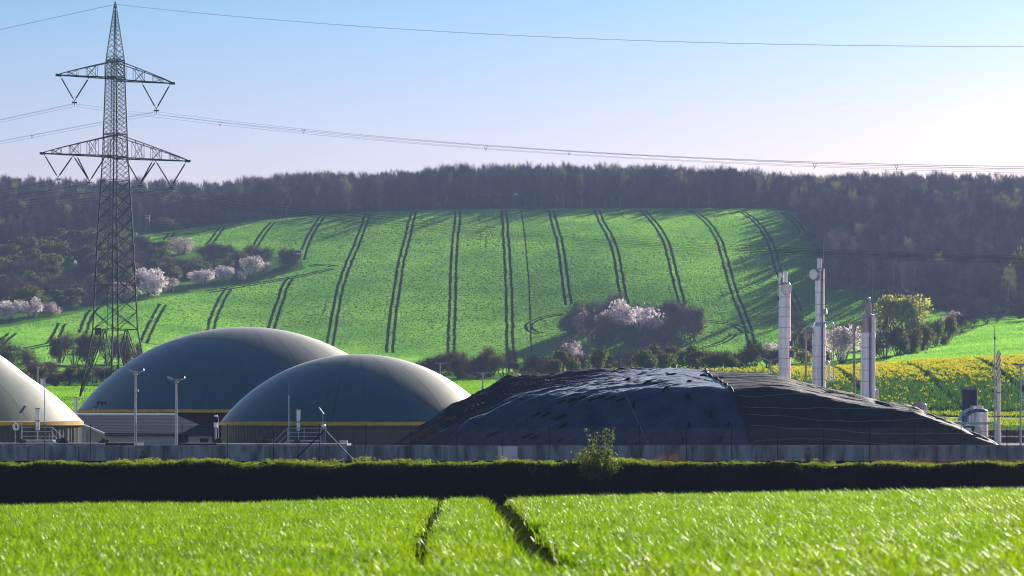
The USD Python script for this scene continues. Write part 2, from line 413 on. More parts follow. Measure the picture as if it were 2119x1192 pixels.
# ------------------------------------------------------------------ wheel tracks and crops on the hill
PAIRS = [
    [(669, 447), (645, 481), (629, 518), (624, 538)], [(602, 575), (588, 597), (581, 619), (564, 673), (556, 700)],
    [(762, 441), (750, 475), (730, 526), (714, 563), (704, 597), (693, 653), (683, 707), (679, 735)],
    [(856, 437), (846, 481), (839, 509), (829, 549), (822, 597), (815, 640), (806, 730)],
    [(948, 436), (945, 470), (939, 526), (937, 597), (936, 640), (932, 738)],
    [(1043, 434), (1046, 481), (1051, 555), (1053, 597), (1054, 640), (1057, 742)],
    [(1140, 435), (1151, 475), (1159, 504), (1166, 555), (1172, 597), (1177, 630)],
    [(1235, 434), (1244, 458), (1261, 487), (1272, 515), (1281, 563), (1287, 597), (1294, 630)],
    [(1330, 436), (1346, 453), (1366, 478), (1381, 509), (1392, 555), (1403, 597), (1412, 630)],
    [(1425, 436), (1456, 453), (1479, 481), (1493, 512), (1503, 549), (1516, 597), (1525, 621), (1544, 666), (1556, 715)],
    [(1530, 437), (1561, 456), (1584, 484), (1598, 515), (1610, 555), (1625, 590), (1639, 612), (1652, 645)],
    [(1620, 440), (1650, 465), (1668, 500)],
    [(460, 470), (445, 490), (430, 509)], [(355, 482), (344, 497)], [(565, 460), (540, 490), (520, 525)],
    [(473, 597), (451, 635), (435, 681), (432, 700)], [(337, 630), (320, 659), (309, 682), (297, 710)],
    [(192, 642), (183, 655), (172, 690)], [(129, 670), (118, 690), (105, 712)], [(24, 690), (0, 712), (-20, 730)],
    [(692, 552), (668, 549), (640, 551)], [(684, 557), (645, 566), (602, 575), (520, 589), (430, 604)],
    [(1165, 651), (1117, 660), (1092, 675), (1100, 686), (1120, 690)],
    [(1453, 665), (1500, 669), (1530, 678), (1545, 690)], [(1519, 692), (1500, 706), (1479, 714), (1445, 722)],
    [(297, 710), (325, 712), (355, 722)], [(105, 712), (80, 717), (55, 722)],
    [(1905, 735), (1930, 718), (1990, 706), (2060, 694), (2160, 676)],
]
SINGLES = [[(1077, 434), (1084, 475), (1092, 555), (1095, 597), (1097, 659), (1100, 735)]]


def ground_line(pts, step=4):
    p = np.array(pts, float)
    s = np.r_[0, np.cumsum(np.linalg.norm(np.diff(p, axis=0), axis=1))]
    n = max(6, int(s[-1] / step))
    t = np.linspace(0, s[-1], n)
    f = PchipInterpolator(s, p) if len(p) > 2 else (lambda t: np.stack([np.interp(t, s, p[:, k]) for k in (0, 1)], 1))
    q = f(t)
    g = ground_at(q[:, 0], q[:, 1])
    for _ in range(2):
        g[1:-1, :2] = (g[:-2, :2] + g[1:-1, :2] * 2 + g[2:, :2]) / 4
    L = np.r_[0, np.cumsum(np.linalg.norm(np.diff(g[:, :2], axis=0), axis=1))]
    m = max(4, int(L[-1] / .6))
    tt = np.linspace(0, L[-1], m)
    return np.stack([np.interp(tt, L, g[:, k]) for k in (0, 1)], 1)


wheel = []
for line in PAIRS:
    g = ground_line(line)
    d = np.gradient(g, axis=0); d /= np.linalg.norm(d, axis=1, keepdims=True) + 1e-9
    nrm = np.stack([-d[:, 1], d[:, 0]], 1)
    wob = (meshkit.noise(np.stack([g[:, 0], g[:, 1], 0 * g[:, 0]], 1) * .12, 5)[:, None] - .5) * .35
    for s in (-1, 1):
        wheel.append((g + nrm * (s * .95 + wob), .44))
for line in SINGLES:
    wheel.append((ground_line(line), .22))
tm = MB()
for g, w in wheel:
    d = np.gradient(g, axis=0); d /= np.linalg.norm(d, axis=1, keepdims=True) + 1e-9
    nrm = np.stack([-d[:, 1], d[:, 0]], 1) * w
    L, R = g + nrm, g - nrm
    v = np.vstack([np.c_[L, height(L[:, 0], L[:, 1]) + .05], np.c_[R, height(R[:, 0], R[:, 1]) + .05]])
    n = len(g); k = np.arange(n - 1)
    tm.add(v, np.stack([k, k + n, k + n + 1, k + 1], 1))
single('wheel_track', tm, M['track_soil'], True, kind='structure')
wheel_tree = cKDTree(np.vstack([g for g, w in wheel]))
wheel_w = np.concatenate([np.full(len(g), w) for g, w in wheel])


def in_poly(poly, x, y):
    return shapely.contains_xy(shapely.Polygon(poly), x, y)


def crop_points(poly, density, seed, ylim):
    """Even scatter on the land inside a region outlined by photo pixels (looked up on the land)."""
    r = rng(seed)
    xs = np.array([p[0] for p in poly])
    ulo, uhi = (xs.min() - CX) / F, (xs.max() - CX) / F
    n = int((uhi - ulo) * (ylim[1] ** 2 - ylim[0] ** 2) / 2 * density)
    Y = np.sqrt(r.uniform(ylim[0] ** 2, ylim[1] ** 2, n))
    X = r.uniform(ulo, uhi, n) * Y
    z = height(X, Y)
    px, py = CX + F * X / Y, HZ - F * (z - EYE) / Y
    k = in_poly(poly, px, py)
    return np.stack([X, Y, z], 1)[k]


def tufts(p, w, h, seed, per=3, lean=.35):
    """Each point becomes a few upright leaf-shaped triangles."""
    r = rng(seed); n = len(p) * per
    c = np.repeat(p, per, 0)
    c[:, :2] += r.normal(0, w * .35, (n, 2))
    a = r.uniform(0, np.pi, n)
    hw = w * r.uniform(.3, .6, n)
    d = np.stack([np.cos(a) * hw, np.sin(a) * hw, 0 * a], 1)
    tip = c + np.stack([r.normal(0, lean * h, n), r.normal(0, lean * h, n), h * r.uniform(.7, 1.25, n)], 1)
    low = np.array([0, 0, -.06])
    v = np.stack([c - d + low, c + d + low, tip], 1).reshape(-1, 3)
    return v, np.arange(3 * n).reshape(-1, 3)


FIELD = [(-80, 690), (0, 679), (100, 662), (190, 641), (250, 630), (430, 601), (520, 585), (620, 560), (632, 553), (618, 545), (600, 534), (520, 529), (430, 513), (350, 505), (270, 497),
         (282, 487), (430, 469), (600, 451), (760, 440), (950, 434), (1250, 432), (1600, 432), (1640, 440), (1672, 470), (1690, 520), (1702, 594),
         (1760, 603), (1850, 622), (1960, 637), (2119, 650), (2200, 660), (2200, 672), (2119, 664), (2060, 668), (2000, 690), (1900, 716), (1820, 745),
         (1700, 760), (1560, 780), (1000, 790), (740, 790), (300, 775), (-80, 775)]
pts = crop_points(FIELD, 5.0, 11, (540, 1000))
dist, near = wheel_tree.query(pts[:, :2])
pts = pts[dist > wheel_w[near] + .16]
thin = meshkit.noise(np.stack([pts[:, 0] * 1.7, pts[:, 1] * .02, 0 * pts[:, 0]], 1), 8)      # drill rows run uphill
pts = pts[thin > .07]
single('hill_crop', tufts(pts, .52, .16, 12, 3), M['hillcrop'], label='young green wheat covering the sunlit hillside field', cat='crop', kind='stuff')
RIGHT = [(1820, 756), (1900, 716), (2000, 690), (2060, 668), (2119, 662), (2220, 650), (2220, 754), (2119, 757), (1900, 768)]
pts = crop_points(RIGHT, 3.4, 13, (436, 760))
dist, near = wheel_tree.query(pts[:, :2])
pts = pts[dist > wheel_w[near]]
single('hill_crop', tufts(pts, .6, .34, 14, 3), M['hillcrop'], label='young green wheat on the small slope above the yellow rapeseed', cat='crop', kind='stuff')
pts = np.vstack([crop_points([(-60, 800), (330, 800), (330, 890), (-60, 890)], 4.0, 15, (300, 440)), crop_points([(930, 785), (1200, 775), (1200, 860), (930, 860)], 4.0, 16, (300, 450))])
single('meadow_crop', tufts(pts, .5, .34, 17, 3), M['nearcrop'], label='bright green crop on the flat strip behind the green domes', cat='crop', kind='stuff')

# rapeseed
RAPE = [(1380, 778), (1600, 770), (1700, 769), (1760, 766), (1900, 755), (2000, 750), (2119, 745), (2240, 743), (2240, 858), (1900, 853), (1760, 848), (1640, 850), (1380, 850)]
pts = crop_points(RAPE, 8.0, 18, (338, 446))
lane = pts[:, 0] - .067 * pts[:, 1]
rows = np.abs(((lane + 2.5) % 12.5) - 6.25)
pts = pts[(rows > .60) & ((lane % 1.0) > .30)]
r_ = rng(19)
bloom = np.clip((pts[:, 1] - 378) / 28, .04, 1.0) * (.25 + 1.1 * meshkit.noise(pts * [.9, .22, 0], 4)) * np.interp(CX + F * pts[:, 0] / pts[:, 1], [1560, 1700], [.22, 1.0])
single('rapeseed_crop', tufts(pts, .45, .95, 20, 2, .25), M['rape_leaf'], label='green rapeseed stalks below the yellow flowers', cat='crop', kind='stuff')
fl = np.repeat(pts[r_.random(len(pts)) < bloom * .60], 4, 0)
fl = fl + np.c_[r_.normal(0, .16, (len(fl), 2)), r_.uniform(.78, 1.12, len(fl))]
single('rapeseed_flowers', tufts(fl, .13, .13, 21, 2, .6), M['rape_flower'], label='yellow rapeseed flowers in full bloom on the right', cat='flowers', kind='stuff')

# track and verge in front of the rapeseed
gp = np.array([[-5 + 0 * 0, 0]])
pv = MB()
xs = np.linspace(30, 125, 60)
yc = 336 + 0 * xs
for a, b in ((-2.2, 1.6),):
    L, R = np.c_[xs, yc + a], np.c_[xs, yc + b]
    v = np.vstack([np.c_[L, height(L[:, 0], L[:, 1]) + .06], np.c_[R, height(R[:, 0], R[:, 1]) + .06]])
    k = np.arange(len(xs) - 1); n = len(xs)
    pv.add(v, np.stack([k, k + n, k + n + 1, k + 1], 1))
single('farm_path', pv, M['path'], True, kind='structure')
r_ = rng(23)
n = 5200
X = r_.uniform(40, 115, n); Y = np.where(r_.random(n) < .45, r_.uniform(339, 344.5, n), r_.uniform(312, 333, n))
single('verge_grass', tufts(np.c_[X, Y, height(X, Y)], .6, .42, 24, 3), M['lit_grass'], label='short bright grass beside the farm path under the rapeseed', cat='grass', kind='stuff')

# ------------------------------------------------------------------ foreground wheat
r_ = rng(30)


def wheat_clump(seed, n=54, rad=.20, h=.33):
    r = rng(seed); v, f = [], []
    base = r.normal(0, rad * .6, (n, 2)); az = r.uniform(0, 2 * np.pi, n)
    for k in range(n):
        hh = h * r.uniform(.75, 1.15); ln = r.uniform(.15, .80) * hh; w = r.uniform(.005, .0085)
        d = np.array([math.cos(az[k]), math.sin(az[k]), 0]); sd = np.array([-d[1], d[0], 0])
        b0 = np.array([*base[k], -.03])
        t = np.array([0, .4, .72, 1.0])
        droop = r.uniform(.1, .75)
        c = b0 + d * (ln * t ** 2)[:, None] + np.array([0, 0, 1]) * (hh * (t - droop * t ** 3 * .6))[:, None]
        tw = r.uniform(-.8, .8)
        ww = w * np.array([.7, 1.0, .8])
        sv = sd * math.cos(tw) + d * math.sin(tw)
        i = len(v)
        for q in range(3):
            v += [c[q] - sv * ww[q], c[q] + sv * ww[q]]
        v.append(c[3])
        f += [[i, i + 1, i + 3], [i, i + 3, i + 2], [i + 2, i + 3, i + 5], [i + 2, i + 5, i + 4], [i + 4, i + 5, i + 6]]
    return np.array(v), np.array(f)


def wheel_path(Y, side):
    """Centre of the two tractor tracks through the wheat, side 0 left, 1 right."""
    yy = np.array([16, 22, 25, 27, 29, 33, 37, 45, 55, 66, 72, 110])
    xx = np.array([9.0, 4.6, 2.6, 1.35, .62, .42, .30, .14, -.08, -.30, -.42, -1.0])
    return np.interp(Y, yy, xx) - (1.70 if side == 0 else 0) * 1.0


def wheat_ground(X, Y):
    return height(X, Y)


dens = 11.0
n = int(70 * 44 * dens)
Y = r_.uniform(15, 85, n); X = r_.uniform(-22, 22, n)
k = np.abs(X) < .235 * Y + 1.0
X, Y = X[k], Y[k]
ok = np.ones(len(X), bool)
for s in (0, 1):
    dx = np.abs(X - wheel_path(Y, s))
    hw = np.interp(Y, [15, 24, 27, 30, 60, 85], [.10, .10, .22, .40, .44, .50]) * (1.0 if s else .62)
    ok &= dx > hw
X, Y = X[ok], Y[ok]
mid = meshkit.noise(np.c_[X * .25, Y * .12, 0 * X], 2)
sc = (.88 + .26 * mid) * r_.uniform(.85, 1.15, len(X))
scatter('young_wheat', [[('blades', wheat_clump(40 + i), M['wheat'])] for i in range(6)], np.c_[X, Y, wheat_ground(X, Y)], r_.integers(0, 6, len(X)), r_.uniform(0, 6.28, len(X)), sc,
        'bright green young wheat blades filling the foreground field', 'wheat')

# ------------------------------------------------------------------ bank growth
def grass_clump(seed, n=26, rad=.22, h=.30, w=.010):
    r = rng(seed); v, f = [], []
    for k in range(n):
        b = np.array([*r.normal(0, rad * .6, 2), -.04]); a = r.uniform(0, 6.28); hh = h * r.uniform(.5, 1.2)
        d = np.array([math.cos(a), math.sin(a), 0]); s = np.array([-d[1], d[0], 0]) * w * r.uniform(.7, 1.5)
        m = b + d * hh * .18 + [0, 0, hh * .6]; t = b + d * hh * .55 + [0, 0, hh * .95]
        i = len(v); v += [b - s, b + s, m - s * .8, m + s * .8, t]
        f += [[i, i + 1, i + 3], [i, i + 3, i + 2], [i + 2, i + 3, i + 4]]
    return np.array(v), np.array(f)


def broad_clump(seed, n=60, rad=.28, h=.32, s=.05):
    r = rng(seed); c = np.c_[r.normal(0, rad * .5, (n, 2)), r.uniform(.02, h, n)]
    d1 = r.normal(0, 1, (n, 3)); d1[:, 2] *= .4; d1 /= np.linalg.norm(d1, axis=1, keepdims=True)
    d2 = np.cross(d1, r.normal(0, 1, (n, 3))); d2 /= np.linalg.norm(d2, axis=1, keepdims=True)
    v = np.stack([c - d1 * s, c + d2 * s * .5, c + d1 * s, c - d2 * s * .5], 1).reshape(-1, 3)
    k = np.arange(n)[:, None] * 4
    return v, np.vstack([k + [0, 1, 2], k + [0, 2, 3]])


r_ = rng(50)
n = 9000
X, Y = r_.uniform(-31, 31, n), r_.uniform(122.0, 127.4, n)
keep = meshkit.noise(np.c_[X * .35, Y * .5, 0 * X], 6) > .33
X, Y = X[keep], Y[keep]
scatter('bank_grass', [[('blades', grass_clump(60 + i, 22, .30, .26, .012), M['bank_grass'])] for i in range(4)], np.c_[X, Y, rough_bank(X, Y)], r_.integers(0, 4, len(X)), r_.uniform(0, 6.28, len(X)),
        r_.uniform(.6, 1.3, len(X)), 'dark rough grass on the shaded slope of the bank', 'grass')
n = 3600
X, Y = r_.uniform(-31, 31, n), 127.3 + np.abs(r_.normal(0, 1, n)) * .9
Y = np.minimum(Y, 134.0)
hgt = .22 + 1.05 * meshkit.noise(np.c_[X * .55, Y * .3, 0 * X], 9) ** 1.6 + .3 * meshkit.noise(np.c_[X * 1.9, Y, 0 * X], 10) ** 2
hgt *= np.where(X > 9, .55, .82)
scatter('verge_growth', [[('blades', grass_clump(70 + i, 26, .24, .30, .013), M['lit_grass'])] for i in range(3)] + [[('leaves', broad_clump(80 + i), M['lit_grass'])] for i in range(3)],
        np.c_[X, Y, rough_bank(X, Y)], np.where(r_.random(n) < .6, r_.integers(0, 3, n), 3 + r_.integers(0, 3, n)), r_.uniform(0, 6.28, n), hgt * r_.uniform(.6, 1.2, n),
        'sunlit lime green grass and weeds along the top of the bank', 'grass')

# ------------------------------------------------------------------ concrete wall
wall = thing('concrete_wall', W(1059, 948, 135), 'low stained grey concrete panel wall running along the whole bank', 'wall')
edges = [-330 + 96.4 * i for i in range(28)]
r_ = rng(52)
e = [x + r_.uniform(-9, 9) for x in edges]
for i in range(len(e) - 1):
    a, b = e[i], e[i + 1]
    special = False
    if a < 1000 < b or a < 1060 < b:
        pass
    xa, xb = (a - CX) * 135 / F, (b - CX) * 135 / F
    top = EYE + (HZ - (921.5 + r_.uniform(-.6, .6))) * 135 / F
    bot = EYE - 2.75
    mb = MB().box(((xa + xb) / 2, 135 + r_.uniform(-.012, .012), (top + bot) / 2), (xb - xa - .025, .22, top - bot))
    part(wall, 'panel', mb, M['concrete'])
    mb = MB().box((xa, 134.86, (top + bot) / 2 - .03), (.13, .16, top - bot - .06))
    part(wall, 'pilaster', mb, M['concrete'])
    if r_.random() < .6:
        part(wall, 'pilaster', MB().box((xa + r_.uniform(.35, .6), 134.855, (top + bot) / 2 - .04), (.11, .10, top - bot - .08)), M['concrete'])
x0, x1 = (1026 - CX) * .027, (1071 - CX) * .027
part(wall, 'pale_panel', MB().box(((x0 + x1) / 2, 134.84, EYE + (HZ - 937.5) * .027), (x1 - x0, .09, 28 * .027)), M['concrete_new'], label='single pale pinkish panel in the middle')
# coping on the left run, with a dark edge
for a, b, y0, y1, nm in ((-60, 228, 917, 922, 'M'), (228, 287, 916.5, 922, 'R'), (378, 455, 917, 922, 'R'), (455, 722, 917.5, 922, 'M')):
    xa, xb = (a - CX) * .0274, (b - CX) * .0274
    part(wall, 'coping', MB().box(((xa + xb) / 2, 137.2, EYE + (HZ - (y0 + y1) / 2) * .0274), (xb - xa, 3.6, (y1 - y0) * .0274)), M['concrete'] if nm == 'M' else M['cavity'])

# ------------------------------------------------------------------ chain-link fence
fence = thing('chain_link_fence', W(1059, 950, 131), 'dark green chain link fence with thin posts in front of the concrete wall', 'fence')
FY, s_ = 131.0, 131.0 / F
posts = [92 + 94.85 * i for i in range(-3, 25)]
r_ = rng(53)
for i, px in enumerate(posts):
    lean = r_.normal(0, .8)
    ytop = 877 + 2.5 * (px > 800) + r_.uniform(-1, 1)
    a, b = W(px, 966, FY), W(px + lean, ytop, FY)
    p = part(fence, 'post', MB().tube([a, b], .021, 8), M['fence'], 40)
    part(p, 'post_cap', MB().sphere(b, .03, 5), M['fence'])
for x0, y0, x1, y1 in ((671, 891, 606, 955), (672, 890, 733, 953)):
    part(fence, 'brace', MB().tube([W(x0, y0, FY), W(x1, y1, FY - .2)], .035, 8), M['steel_blue'] if x1 > 700 else M['fence'], 40)
for y in (885, 917, 947):
    part(fence, 'tension_wire', MB().tube([W(posts[0], y, FY - .04), W(posts[-1], y, FY - .04)], .005, 4), M['fence'])
mb = MB()
xa, xb = W(posts[0], 0, FY)[0], W(posts[-1], 0, FY)[0]
zt, zb = W(0, 885, FY)[2], W(0, 950, FY)[2]
hh = zt - zb; st = .085
for i in range(int((xb - xa - hh) / st)):
    x = xa + i * st
    mb.tube([(x, FY - .05, zb), (x + hh, FY - .05, zt)], 0.0015, 3, False)
    mb.tube([(x + hh, FY - .046, zb), (x, FY - .046, zt)], 0.0015, 3, False)
part(fence, 'wire_mesh', mb, M['fence'], kind='stuff')

# ------------------------------------------------------------------ biogas domes
def dome(cx, Y, R, ring_h, prof, label, mat, base_h=-3.2, band_mat=None, seams=20, cable=None, band=.26, wall=None):
    c = np.array([cx, Y, EYE + ring_h])
    t = thing('biogas_dome', (cx, Y, EYE + base_h), label, 'gas dome')
    r_ = rng(int(R * 10))
    part(t, 'membrane', MB().lathe(c, prof, 144), mat, True)
    pr = np.asarray(prof)
    for k in range(seams):
        a = (k + .37) * 2 * np.pi / seams
        pts = np.stack([c[0] + pr[:, 0] * math.cos(a), c[1] + pr[:, 0] * math.sin(a), c[2] + pr[:, 1] + .006], 1)
        tg = np.array([-math.sin(a), math.cos(a), 0]) * .035
        pts = pts[:-2]; k_ = np.arange(len(pts) - 1); n_ = len(pts)
        part(t, 'weld_seam', MB().add(np.vstack([pts - tg, pts + tg]), np.stack([k_, k_ + n_, k_ + n_ + 1, k_ + 1], 1)), M['seam'], True)
    part(t, 'yellow_band', MB().lathe(c, [(R - .02, -band), (R + .10, -band), (R + .10, -.02), (R - .02, .03)], 144), band_mat or M['band'], 30)
    a = np.arange(480) * 2 * np.pi / 480
    rr = R - .10 + .03 * np.sign(np.sin(a * 160))
    z0, z1 = c[2] - band + .01, EYE + base_h
    v = np.vstack([np.stack([c[0] + rr * np.cos(a), c[1] + rr * np.sin(a), np.full(480, z)], 1) for z in (z1, z0)])
    k = np.arange(480)
    part(t, 'tank_wall', (v, np.vstack([np.stack([k, (k + 1) % 480, 480 + (k + 1) % 480], 1), np.stack([k, 480 + (k + 1) % 480, 480 + k], 1)])), wall or M['cladding'])
    if cable is not None:
        pts = np.stack([c[0] + pr[:, 0] * math.cos(cable), c[1] + pr[:, 0] * math.sin(cable), c[2] + pr[:, 1] + .015], 1)
        tg = np.array([-math.sin(cable), math.cos(cable), 0]) * .07
        pts = pts[2:]; k_ = np.arange(len(pts) - 1); n_ = len(pts)
        part(t, 'seam_strip', MB().add(np.vstack([pts - tg, pts + tg]), np.stack([k_, k_ + n_, k_ + n_ + 1, k_ + 1], 1)), M['seam'], True, label='wide strip running up over the top of the dome')
    return t, c


def cap(R, H, n=40):
    Rs = (R * R + H * H) / (2 * H); a = np.linspace(math.asin(min(1, R / Rs)), 1e-4, n)
    return np.stack([Rs * np.sin(a), Rs * np.cos(a) - (Rs - H)], 1)


lp = PchipInterpolator([0, 2.1, 3.7, 5.3, 7.5, 9.5, 11.0], [0, 1.95, 3.1, 4.35, 5.65, 6.25, 6.4])
d_ = np.linspace(0, 10.999, 44)
left_prof = np.stack([11.0 - d_, lp(d_)], 1)
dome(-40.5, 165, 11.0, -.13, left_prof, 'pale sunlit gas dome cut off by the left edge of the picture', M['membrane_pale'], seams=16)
back_dome, bc = dome(-24.8, 225, 15.4, .86, cap(15.4, 7.75), 'largest dark green gas dome, behind the small blue roofed building', M['membrane'], seams=28, wall=M['cavity'])
front_dome, fc = dome(-12.05, 190, 10.8, -.19, cap(10.8, 5.32), 'dark green gas dome with full yellow band, directly left of the covered heap', M['membrane'], seams=20, cable=math.radians(-97))
# pipe curl and two small posts on the back dome's rim
mb = MB()
for k in (0, 1):
    a = np.linspace(-.5, 4.2, 14)
    cxp, cyp = 206 + k * 9, 836
    mb.tube([W(cxp + 4.5 * math.cos(q) * (1 - .1 * k), cyp - 4.2 * math.sin(q), 209.5) for q in a], .07, 6)
part(back_dome, 'pipe_curl', mb, M['cavity'], True, label='small black curled hose on the rim')
for px, y in ((194, 842), (203, 841)):
    part(back_dome, 'rim_post', MB().vcyl(px, 1.6, y, 866, 208.5, 8), M['galv'], 40)
part(back_dome, 'rim_post', MB().box(W(198, 842, 208.5), (.35, .3, .12)), M['dark_metal'])

# ------------------------------------------------------------------ small building
bld = thing('pump_building', W(223, 950, 176), 'small pale building with a low dark blue roof between the left domes', 'building')
A = W(224, 897, 176); A = A + np.array([0, 0, 0])
e1 = np.array([math.cos(math.radians(42)), math.sin(math.radians(42)), 0]) * 9.6     # eaves side, to the right and back
e2 = np.array([-math.sin(math.radians(42)), math.cos(math.radians(42)), 0]) * 11.6   # gable side, to the left and back
up = np.array([0, 0, 1.0]); zb = EYE - 3.2
rise = 1.32
ov = .28
def P(a, b, z=0.0):
    return A + e1 * a + e2 * b + up * z
def quad_slab(c4, th):
    c4 = np.array(c4); n = np.cross(c4[1] - c4[0], c4[3] - c4[0]); n /= np.linalg.norm(n)
    v = np.vstack([c4, c4 - n * th])
    return MB().add(v, [[0, 1, 2, 3], [7, 6, 5, 4], [0, 4, 5, 1], [1, 5, 6, 2], [2, 6, 7, 3], [3, 7, 4, 0]])
roof = part(bld, 'roof', quad_slab([P(-.03, 0), P(1.03, 0), P(1.03, .5, rise), P(-.03, .5, rise)], .10), M['roof'])
part(roof, 'rear_slope', quad_slab([P(-.03, .503, rise), P(1.03, .503, rise), P(1.03, 1, 0), P(-.03, 1, 0)], .10), M['roof'])
for i in range(30):      # tile courses
    b0 = .5 * i / 30
    z = rise * i / 30
    part(roof, 'tile_course', quad_slab([P(-.028, b0, z + .035), P(1.028, b0, z + .035), P(1.028, b0 + .0166, z + rise / 30 + .014), P(-.028, b0 + .0166, z + rise / 30 + .014)], .02), M['roof'])
part(roof, 'verge_board', MB().bar(P(-.034, 0, -.02), P(-.034, .5, rise - .02), .09), M['white'])
part(roof, 'ridge_cap', MB().tube([P(-.034, .5, rise + .05), P(1.034, .5, rise + .05)], .10, 6), M['white'])
part(roof, 'gutter', MB().tube([P(-.03, -.006, -.10), P(1.03, -.006, -.10)], .07, 6), M['dark_metal'])
for nm, a0, a1, b0, b1 in (('front_wall', .02, .98, .03, .05), ('rear_wall', .02, .98, .95, .97)):
    c4 = [P(a0, b0), P(a1, b0), P(a1, b1), P(a0, b1)]
    v = np.array([[q[0], q[1], zb] for q in c4] + [[q[0], q[1], A[2] - .03] for q in c4])
    part(bld, nm, MB().add(v, [[0, 1, 2, 3], [4, 7, 6, 5], [0, 4, 5, 1], [1, 5, 6, 2], [2, 6, 7, 3], [3, 7, 4, 0]]), M['render'])
for a0, a1 in ((.022, .04), (.96, .978)):
    q = [P(a0, .05), P(a0, .95), P(a0, .5, rise - .16)]
    w_ = [P(a1, .05), P(a1, .95), P(a1, .5, rise - .16)]
    v = np.array([[q[0][0], q[0][1], zb], [q[1][0], q[1][1], zb], q[1] - up * .03, q[2], q[0] - up * .03, [w_[0][0], w_[0][1], zb], [w_[1][0], w_[1][1], zb], w_[1] - up * .03, w_[2], w_[0] - up * .03])
    part(bld, 'gable_wall', MB().add(v, [[0, 1, 2], [0, 2, 4], [2, 3, 4], [5, 7, 6], [5, 9, 7], [7, 9, 8], [0, 4, 9], [0, 9, 5], [1, 6, 7], [1, 7, 2], [2, 7, 8], [2, 8, 3], [3, 8, 9], [3, 9, 4]]), M['render'])
yaw = math.radians(42)
part(bld, 'door', MB().box(P(.70, .027, -1.15), (.95, .06, 2.1), yaw), M['dark_metal'])
part(bld, 'vent', MB().box(P(.018, .30, -.35), (.06, .6, .7), yaw), M['galv'])
part(bld, 'shutter', MB().box(P(.90, .026, -.75), (.7, .06, .7), yaw), M['dark_metal'])

# ------------------------------------------------------------------ yard lamps
def lamp(px, ytop, ybot, Y, label, dirs=(-1, 1), w=1.0, flat=False, box=None):
    t = thing('yard_lamp', W(px, ybot, Y), label, 'lamp post', 'twin headed yard lamps')
    s = Y / F
    part(t, 'pole', MB().tube([W(px, ybot, Y), W(px, (ytop + ybot) / 2, Y), W(px, ytop + 4, Y)], [.085, .07, .055], 10), M['galv'], 40)
    part(t, 'crossbar', MB().tube([W(px - 5 / s * .03, ytop + 4, Y), W(px + 5 / s * .03, ytop + 4, Y)], .04, 6), M['galv'])
    part(t, 'bracket', MB().box(W(px, ytop + 5, Y), (.24, .2, .24)), M['steel_warm'])
    for d in dirs:
        tilt = d * (.12 if flat else .42)
        c, q = math.cos(tilt), math.sin(tilt)
        Mx = np.array([[c, 0, -q], [0, 1, 0], [q, 0, c]])
        pc = W(px, ytop + 4, Y) + np.array([d * .34 * w, -.05, .10 if not flat else .06])
        h = part(t, 'lamp_head', MB().box(pc, (.46 * w, .38, .09), M=Mx), M['steel_blue'])
        part(h, 'lamp_glass', MB().box(pc + Mx @ np.array([0, 0, -.055]), (.38 * w, .30, .02), M=Mx), M['white'])
    if box:
        part(t, 'switch_box', MB().box(W(px + 3, box, Y), (.2, .12, .16)), M['galv'])
    return t


lamp(280, 767, 935, 150, 'grey twin lamp post in front of the small building, left one of the pair', box=808)
lamp(364.5, 783, 935, 150, 'grey twin lamp post in front of the right end of the small building')
lamp(78, 754, 905, 200, 'twin lamp post behind the pale dome on the far left', flat=True)
lamp(911, 748, 880, 235, 'twin lamp head showing above the shoulder of the front dome', flat=True)
lamp(999, 768, 890, 175, 'twin lamp post between the front dome and the covered heap', flat=True, w=.9)
lamp(1595, 742, 860, 205, 'twin lamp post just left of the first steel column')
lamp(2112, 752, 935, 165, 'twin lamp post at the far right edge of the picture', flat=True)

# ------------------------------------------------------------------ platforms, vents and masts on the tanks
def platform(px0, px1, ydeck, yrail, Y, stair, label):
    """A railed steel platform; stair = +1 descends to the right, -1 to the left."""
    t = thing('steel_platform', W(px0, 925, Y), label, 'platform')
    s = Y / F; dz = 1.1
    part(t, 'deck', MB().box((W(px0, ydeck, Y) + W(px1, ydeck, Y)) / 2 + [0, .6, 0], ((px1 - px0) * s, 1.3, .10)), M['galv'])
    for yy in (yrail, (yrail * 2 + ydeck) / 3, (yrail + 2 * ydeck) / 3):
        part(t, 'rail', MB().tube([W(px0, yy, Y), W(px1, yy, Y)], .026, 6), M['galv'], 40)
    nposts = max(3, int((px1 - px0) / 26) + 1)
    for px in np.linspace(px0, px1, nposts):
        part(t, 'rail_post', MB().tube([W(px, ydeck, Y), W(px, yrail, Y)], .028, 6), M['galv'], 40)
    for px in (px0, px1):
        part(t, 'support', MB().tube([W(px, 935, Y + .5), W(px, ydeck, Y + .5)], .06, 6), M['galv'])
    xs = px1 if stair > 0 else px0
    L = 37 * stair
    for off in (0, 1.0):
        for yy in (yrail, (yrail + ydeck) / 2, ydeck):
            part(t, 'stair_rail' if yy != ydeck else 'stringer', MB().tube([W(xs, yy, Y + off), W(xs + L, yy + 36, Y + off)], .028 if yy != ydeck else .05, 6), M['galv'], 40)
    for k in range(6):
        part(t, 'step', MB().box(W(xs + L * (k + .5) / 6, ydeck + 36 * (k + .5) / 6, Y) + [0, .5, 0], (.24, .95, .04)), M['galv'])
    return t


platform(46, 108, 912, 884, 152, 1, 'grey railed steel platform with stairs beside the pale dome')
platform(595, 664, 912, 886, 176, -1, 'grey railed steel platform with stairs at the front dome')


